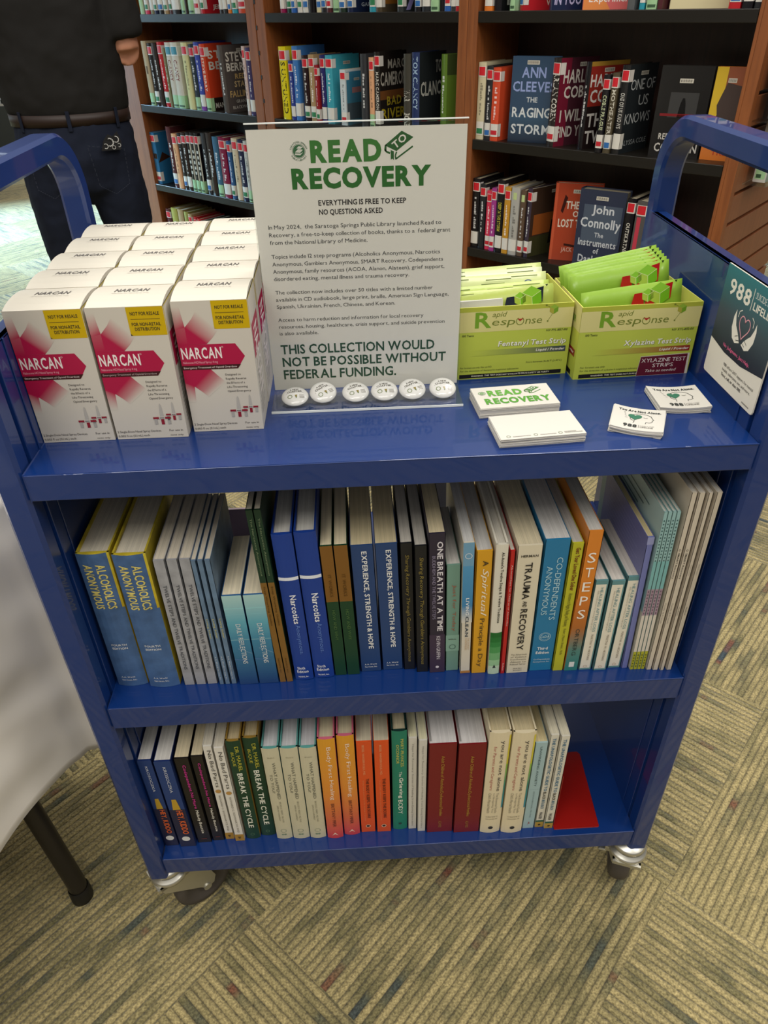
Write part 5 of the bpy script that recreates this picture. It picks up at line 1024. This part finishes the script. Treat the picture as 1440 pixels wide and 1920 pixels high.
def rd_mark(F):
    F.poly([(.02, .02), (.10, .02), (.10, .42), (.02, .42)], '#8f8d8a', 2); F.poly([(.08, .42), (.20, .42), (.20, .5), (.08, .5)], '#8f8d8a', 2); F.poly([(.16, .5), (.20, .5), (.20, .9), (.16, .9)], '#8f8d8a', 2)
for x0, x1, y, lab in ((.4130, .4540, .021, 'left of two thick dark red softcovers with gold lettering'), (.4550, .4960, .018, 'right of two thick dark red softcovers with gold lettering')):
    cart_book(lab, x0, x1, y, .2205, .155, '#73151a', rd, z=Z3, hard=False, pages='#cbc8c6', mark=rd_mark, group='thick dark red softcovers')
ya = [T('you are not alone', .45, .93, .52, .76, '#3c3a3a', 0), T('for Parents and Caregivers', .46, .88, .20, .38, '#b0625a', 0), T('The Essential Guide', .22, .43, .60, .72, '#8f8876', 0), T('to Navigating Your', .22, .43, .42, .54, '#8f8876', 0), T("Child's Mental Health", .22, .43, .22, .36, '#8f8876', 0), B(.70, .97, '#c9c02c', '#d9c83c', .92, 1), B(.48, .70, '#2f7f74', '#8fb83c', .92, 1), B(.26, .48, '#2f8aa0', '#2f7f74', .92, 1), H('CHRISTINE M.', .175, .010, .2, .8, '#6a6456', 0), H('CRAWFORD, MD', .150, .010, .2, .8, '#6a6456', 0), D(.5, .06, .0038, '#2c2a28')]
for x0, x1, y, lab in ((.4970, .5285, .017, 'left of two cream hardcovers with a green blue brushed edge'), (.5300, .5630, .015, 'right of two cream hardcovers with a green blue brushed edge')):
    cart_book(lab, x0, x1, y, .247, .160, '#dccfae', ya, z=Z3, pages='#c6b791', group='cream hardcovers with brushed edge')
cart_book('pale blue paperback with spaced dark capitals', .5645, .5835, .018, .215, .150, '#9fb9bc', [T('UNWINDING ANXIETY', .52, .96, .42, .60, '#3f555a', 0), T('JUDSON BREWER, MD, PHD', .14, .46, .44, .58, '#6a7f82', 0), PL([(.4, .04), (.5, .09), (.6, .06), (.48, .06)], '#a0605a'), B(.48, .482, '#7f999c')], z=Z3, hard=False, pages='#cdbf94')
ug = [T('THE UNAPOLOGETIC GUIDE TO', .42, .97, .30, .66, '#3f6e8c'), T('BLACK', .33, .41, .30, .66, '#2c2a28'), T('MENTAL HEALTH', .22, .325, .30, .66, '#3f6e8c'), T('WALKER', .10, .18, .30, .66, '#2c2a28'), B(.06, .08, '#2f5a40'), B(0, .06, '#b08f3a'), D(.5, .03, .002, '#3a2c10')]
for x0, x1, y, lab in ((.5850, .5985, .019, 'left of two white books with blue capitals'), (.5992, .6130, .016, 'right of two white books with blue capitals, beside the red bookend')):
    cart_book(lab, x0, x1, y, .2295, .150, '#d3cfc0', ug, z=Z3, hard=False, pages='#cfc8b0', group='white books with blue capitals')
be = empty('bookend', (.6145, .012, Z3 + .0003), 0, 'red metal bookend lying under the last books on the bottom shelf', 'bookend')
mb = MB(); mb.prism([(0.0005, 0), (.071, 0), (.073, .002), (.079, .136), (.075, .141), (.064, .141), (.0005, .125)], 0, .0012); mb.build('base_plate', M_REDMETAL, be, bevel=.0004)
mb = MB(); mb.box(0, .0012, .006, .120, 0, .13); mb.build('upright_plate', M_REDMETAL, be, bevel=.0004)

# ================================================================ table with white cloth, left foreground
TPX, TPY, TRZ, tz = -.130, .231, radians(-23), .755
LXT, LYT = 1.25, 1.45
tb = empty('folding_table', (TPX, TPY, 0), TRZ, 'folding table under the white cloth with a dark bent tube leg', 'table')
mb = MB(); mb.box(-LXT, 0, -LYT, 0, tz - .03, tz); mb.build('tabletop', mat('laminate_top', '#b7b0a4', .5), tb, bevel=.004)
for x, y, dx in ((.0116, -.180, -.07), (-LXT + .03, -.18, .05), (.0116, -LYT + .13, -.07), (-LXT + .03, -LYT + .13, .05)):
    mb = MB(); P = [Vector((x, y, .0)), Vector((x, y, .05)), Vector((x + dx * .25, y, .25)), Vector((x + dx, y, tz - .03))]
    mb.tube(P, .0155, 16); lg = mb.build('leg', M_PIPE, tb)
    mb = MB(); mb.lathe([(0, .0), (.018, .0), (.0185, .004), (.018, .03), (.0165, .034)], 20, M=TR(x, y, 0)); mb.build('foot_cap', M_DARK, lg)
def table_cloth():
    hx, hy = LXT / 2 + .003, LYT / 2 + .003; r = .03
    per = []
    def side(ax, ay, bx, by, n, nx, ny):
        for i in range(n): t = i / n; per.append((ax + (bx - ax) * t, ay + (by - ay) * t, nx, ny))
    def corner(ox, oy, a0, n=24):
        for i in range(n): a = a0 + pi / 2 * i / n; per.append((ox + r * cos(a), oy + r * sin(a), cos(a), sin(a)))
    side(hx, -hy + r, hx, hy - r, 80, 1, 0); corner(hx - r, hy - r, 0); side(hx - r, hy, -hx + r, hy, 70, 0, 1); corner(-hx + r, hy - r, pi / 2)
    side(-hx, hy - r, -hx, -hy + r, 60, -1, 0); corner(-hx + r, -hy + r, pi); side(-hx + r, -hy, hx - r, -hy, 60, 0, -1); corner(hx - r, -hy + r, 1.5 * pi)
    n = len(per); V = []; K = 34; F = []
    s = 0; S = []
    for i, q in enumerate(per): S.append(s); p2 = per[(i + 1) % n]; s += sqrt((q[0] - p2[0]) ** 2 + (q[1] - p2[1]) ** 2)
    for k in range(K + 1):
        t = k / K
        for i, (x, y, nx, ny) in enumerate(per):
            dc = min(sqrt((x - a * hx) ** 2 + (y - b * hy) ** 2) for a in (-1, 1) for b in (-1, 1))
            g = math.exp(-(dc / .06) ** 2); L = .455 + .05 * g
            wv = .006 * sin(S[i] * 13 + .5) + .004 * sin(S[i] * 29 + 1)
            wr = .0028 * sin(20 * t + 9 * S[i]) * sin(5 * S[i] + 3 * t) + .0012 * sin(34 * t - 23 * S[i] + 2) + .0016 * math.exp(-((t - .62 - .5 * (S[i] - 1.2)) / .02) ** 2)
            lobe = .055 * g * (1 + .5 * sin(S[i] * 120)) * t
            out = .006 + .024 * t ** .7 + wv * t + wr * min(1, 3 * t) + lobe
            edge = min(1, t * 8)
            V.append((-LXT / 2 + x + nx * out * (edge if k else 0), -LYT / 2 + y + ny * out * (edge if k else 0), tz + .0025 - L * t))
    for k in range(K):
        for i in range(n): j = (i + 1) % n; F.append((k * n + i, (k + 1) * n + i, (k + 1) * n + j, k * n + j))
    mb = MB(); mb.mesh(V, F, '#e9e2d8', 0, True); mb.mesh(V[:n], [tuple(range(n))], '#e9e2d8', 0, False)
    o = mb.build('tablecloth', M_CLOTH); w = o.modifiers.new('weld', 'WELD'); w.merge_threshold = 1e-5
    o.location = (TPX, TPY, 0); o.rotation_euler = (0, 0, TRZ)
    sd = o.modifiers.new('thick', 'SOLIDIFY'); sd.thickness = .0012; sd.offset = 1
    tag(o, 'white tablecloth hanging down in a corner at the left foreground', 'tablecloth')
table_cloth()

# ================================================================ the person standing with the back to us
PX, PY, PR = -.585, 2.20, radians(14)
person = empty('person', (PX, PY, 0), PR, 'person seen from behind in black polo shirt, brown belt and dark jeans', 'person')
person.scale = (1.02, 1.02, 1.025)
def skinmat(): 
    m = mat('skin', '#c0876c', .5); m.node_tree.nodes['Principled BSDF'].inputs['Subsurface Weight'].default_value = .08; return m
def blob(name, build, m, parent, vox, smooth=6, fac=.5, push=None):
    mb = MB(); build(mb); o = mb.build(name, m, parent)
    r = o.modifiers.new('remesh', 'REMESH'); r.mode = 'VOXEL'; r.voxel_size = vox; r.use_smooth_shade = True
    s = o.modifiers.new('smooth', 'SMOOTH'); s.iterations = smooth; s.factor = fac
    if push:
        tx = bpy.data.textures.new(name, 'CLOUDS'); tx.noise_scale = push[0]; d = o.modifiers.new('folds', 'DISPLACE'); d.texture = tx; d.strength = push[1]; d.mid_level = .5; d.texture_coords = 'LOCAL'
    return o
def V3(*a): return Vector(a)
ARM = {s: (V3(s * .185, 0, 1.375), V3(s * .218, -.02, 1.130), V3(s * .14, .21, 1.13)) for s in (-1, 1)}
def body(mb):
    loft(mb, [(V3(0, .01, .80), (.13, .09)), (V3(0, .01, .95), (.155, .10)), (V3(0, .01, 1.1), (.165, .105)), (V3(0, .0, 1.28), (.175, .11)), (V3(0, -.005, 1.38), (.15, .085)), (V3(0, 0, 1.43), (.075, .065)), (V3(0, .008, 1.46), (.056, .058)), (V3(0, .02, 1.53), (.054, .058))], 24)
    loft(mb, [(V3(0, .03, 1.485), (.035, .05)), (V3(0, .035, 1.515), (.058, .078)), (V3(0, .03, 1.56), (.070, .092)), (V3(0, .022, 1.61), (.076, .098)), (V3(0, .015, 1.66), (.074, .095)), (V3(0, .01, 1.695), (.055, .072)), (V3(0, .01, 1.712), (.02, .03))], 24)
    loft(mb, [(V3(0, .112, 1.615), .008), (V3(0, .128, 1.585), .012), (V3(0, .115, 1.572), .010)], 10)              # nose
    for s in (-1, 1):
        loft(mb, [(V3(s * .076, .012, 1.57), (.006, .012)), (V3(s * .084, .008, 1.60), (.007, .019)), (V3(s * .080, .012, 1.63), (.006, .010))], 10)   # ears
        a, e, w = ARM[s]
        loft(mb, [(a, .052), (a.lerp(e, .5), .046), (e, .042)], 16); loft(mb, [(e + V3(0, -.005, .0), .041), (e.lerp(w, .35), .043), (w, .027)], 16)
        d = (w - e).normalized(); sd = V3(-s, 0, 0) * .6 + V3(0, 0, -.2); sd = (sd - d * sd.dot(d)).normalized(); up = d.cross(sd) * s
        pc = w + d * .045
        loft(mb, [(w - d * .01, (.026, .022)), (w + d * .03, (.034, .017)), (w + d * .085, (.040, .014))], 14)
        for k, (o, L) in enumerate(((-.030, .066), (-.010, .076), (.010, .071), (.030, .056))):
            side_v = d.cross(V3(0, 0, 1)).normalized(); p0 = w + d * .075 + side_v * o; dn = V3(0, 0, -1)
            loft(mb, [(p0, .0092), (p0 + d * L * .45 + dn * .008, .0088), (p0 + d * L * .75 + dn * .026, .0082), (p0 + d * L * .85 + dn * .045, .0072)], 10)
        side_v = d.cross(V3(0, 0, 1)).normalized() * -s
        p0 = w + d * .02 + side_v * .022; loft(mb, [(p0, .011), (p0 + side_v * .024 + d * .025, .0105), (p0 + side_v * .028 + d * .055 + V3(0, 0, -.012), .0088)], 10)
    for s in (-1, 1):
        loft(mb, [(V3(s * .085, .01, .86), .082), (V3(s * .098, .01, .5), .055), (V3(s * .10, 0, .28), .052), (V3(s * .10, -.005, .09), .036), (V3(s * .10, -.005, .03), .036)], 16)
blob('body', body, skinmat(), person, .0062, 3)
M_SHIRT = mat('black_knit', '#222120', .9, spec=.2); M_JEANS = mat('dark_denim', '#1b202e', .9, spec=.2); noise_bump(M_JEANS, 700, .3, .0008)
def shirt(mb):
    loft(mb, [(V3(0, .012, .945), (.172, .118)), (V3(0, .012, .975), (.192, .135)), (V3(0, .008, 1.03), (.200, .142)), (V3(0, .005, 1.14), (.198, .138)), (V3(0, 0, 1.27), (.205, .135)), (V3(0, -.005, 1.36), (.190, .112)), (V3(0, -.003, 1.41), (.125, .085)), (V3(0, 0, 1.435), (.075, .070))], 32)
    for s in (-1, 1):
        a, e, w = ARM[s]; d = (e - a).normalized()
        loft(mb, [(a + V3(-s * .05, 0, .0), .078), (a + V3(s * .002, 0, -.01), .080), (a.lerp(e, .5), .073), (a.lerp(e, .80), .070), (a.lerp(e, .86), .066)], 20)
    loft(mb, [(V3(0, .0, 1.425), (.076, .072)), (V3(0, .006, 1.462), (.066, .068))], 24)
blob('polo_shirt', shirt, M_SHIRT, person, .0085, 5, push=(.09, .018))
def jeans(mb):
    loft(mb, [(V3(0, .010, .70), (.09, .07)), (V3(0, .0, .76), (.176, .128)), (V3(0, -.004, .84), (.193, .142)), (V3(0, .004, .91), (.188, .132)), (V3(0, .012, .965), (.178, .122))], 32)
    for s in (-1, 1):
        loft(mb, [(V3(s * .095, .0, .82), (.096, .112)), (V3(s * .104, .0, .70), (.093, .104)), (V3(s * .110, .01, .50), (.076, .082)), (V3(s * .112, .0, .30), (.070, .076)), (V3(s * .112, -.01, .10), (.068, .076)), (V3(s * .112, -.01, .035), (.070, .080))], 20)
je = blob('jeans', jeans, M_JEANS, person, .0085, 4, push=(.07, .014))
mb = MB(); n = 40; V = []
for z in (.938, .972):
    for rr in (0, .004):
        for i in range(n): a = 2 * pi * i / n; V.append(((.186 + rr) * cos(a), .008 + (.130 + rr) * sin(a), z))
F_ = []
for i in range(n):
    j = (i + 1) % n; a, b, c, d = 0, n, 2 * n, 3 * n
    F_ += [(b + i, b + j, d + j, d + i), (a + j, a + i, c + i, c + j), (c + i, d + i, d + j, c + j), (a + i, a + j, b + j, b + i)]
mb.mesh(V, F_, '#2e1d17', 0, True); belt = mb.build('belt', mat('brown_leather', '#271812', .5), person)
for a in (-90, -40, -140, 20, 160):
    q = radians(a); M = TR(.191 * cos(q), .008 + .136 * sin(q), 0) @ RZ(q + pi / 2); mb = MB(); mb.box(-.006, .006, -.003, .001, .925, .982, M=M); mb.build('belt_loop', M_JEANS, je, bevel=.001)
# back pockets with pale stitching, and the patterned kerchief in the right one
M_STITCH = mat('stitching', '#2b303e', .9)
def back_y(x, z): return -.004 - .146 * sqrt(max(0, 1 - (x / .196) ** 2)) + (z - .84) * .03
for s in (-1, 1):
    mb = MB(); pts = [(.040, .885), (.150, .865), (.146, .760), (.098, .735), (.052, .765)]; n = len(pts)
    def Q(i, o): x, z = pts[i % n]; return (s * x, back_y(x, z) - o, z)
    seg = 8
    for i in range(n):
        for k in range(seg):
            def L(t, o):
                x = pts[i][0] * (1 - t) + pts[(i + 1) % n][0] * t; z = pts[i][1] * (1 - t) + pts[(i + 1) % n][1] * t; return Vector((s * x, back_y(x, z) - o, z))
            a, b = L(k / seg, .006), L((k + .6) / seg, .006); mb.tube([a, b], .0009, 6)
    mb.build('pocket_stitching', M_STITCH, je)
mb = MB(); out = [(.080, .868), (.092, .896), (.108, .912), (.122, .905), (.138, .918), (.146, .885), (.140, .864)]
for sgn in (0, 1):
    P = [(x, back_y(x, z) - .008 - sgn * .008, z) for x, z in out]; mb.face(P if sgn else P[::-1], '#1a1a1c')
n = len(out)
for i in range(n):
    a, b = out[i], out[(i + 1) % n]; mb.face([(a[0], back_y(*a) - .008, a[1]), (b[0], back_y(*b) - .008, b[1]), (b[0], back_y(*b) - .016, b[1]), (a[0], back_y(*a) - .016, a[1])], '#1a1a1c')
for (x, z, r) in ((.110, .890, .013), (.130, .896, .010), (.096, .880, .008), (.137, .878, .006), (.120, .874, .006)):
    for k in range(14):
        a0, a1 = 2 * pi * k / 14, 2 * pi * (k + .7) / 14
        mb.face([(x + q * cos(a), back_y(x, z) - .0166, z + q * sin(a)) for a, q in ((a0, r), (a1, r), (a1, r * .72), (a0, r * .72))], '#cfcfcd')
mb.build('kerchief', M_MATTE, person)
def hair(mb):
    loft(mb, [(V3(0, -.035, 1.525), (.055, .042)), (V3(0, -.022, 1.57), (.075, .075)), (V3(0, -.008, 1.62), (.082, .098)), (V3(0, .002, 1.67), (.080, .100)), (V3(0, .004, 1.705), (.062, .080)), (V3(0, .004, 1.722), (.025, .035))], 24)
blob('hair', hair, mat('brown_hair', '#33261d', .7), person, .008, 3)
for s in (-1, 1):
    mb = MB(); e = V3(s * .030, .108, 1.607); mb.lathe([(.0001, -.011), (.008, -.008), (.011, 0), (.008, .008), (.0001, .011)], 14, '#e8e4de', M=TR(*e) @ RX(-pi / 2)); mb.lathe([(.0001, .0112), (.005, .0100)], 12, '#3a2c22', M=TR(*e) @ RX(-pi / 2)); mb.build('eye', M_PRINT, person)
    def shoe(mb, s=s): loft(mb, [(V3(s * .112, -.075, .035), (.036, .032)), (V3(s * .112, -.02, .045), (.040, .044)), (V3(s * .114, .06, .040), (.046, .038)), (V3(s * .117, .14, .030), (.048, .028)), (V3(s * .118, .19, .024), (.030, .020))], 18)
    blob('shoe', shoe, M_DARK, person, .006, 2)
mb = MB(); mb.box(-.022, .022, .118, .122, 1.548, 1.552, '#8f4f44'); mb.build('mouth', M_PRINT, person, bevel=.001)

# teal padded chair at the far left, papers on a dark cabinet
ch = empty('armchair', (-3.02, 5.9, 0), radians(25), 'teal upholstered armchair at the left edge behind the standing person', 'armchair')
M_TEAL = mat('teal_fabric', '#1d6a70', .85)
def pad(name, x0, x1, y0, y1, z0, z1, m): 
    mb = MB(); mb.box(x0, x1, y0, y1, z0, z1); o = mb.build(name, m, ch, bevel=min(.06, (x1 - x0) * .35, (y1 - y0) * .35, (z1 - z0) * .35), seg=4); o.data.polygons.foreach_set('use_smooth', [True] * len(o.data.polygons)); return o
pad('seat', -.28, .28, -.3, .26, .24, .42, M_TEAL); pad('backrest', -.30, .30, .20, .36, .24, .82, M_TEAL)
pad('armrest', -.38, -.26, -.3, .34, .1, .60, M_TEAL); pad('armrest', .26, .38, -.3, .34, .1, .60, M_TEAL)
for x in (-.3, .3):
    for y in (-.24, .28): mb = MB(); mb.tube([V3(x, y, 0), V3(x, y, .12)], .02, 12); mb.build('leg', M_DARK, ch)
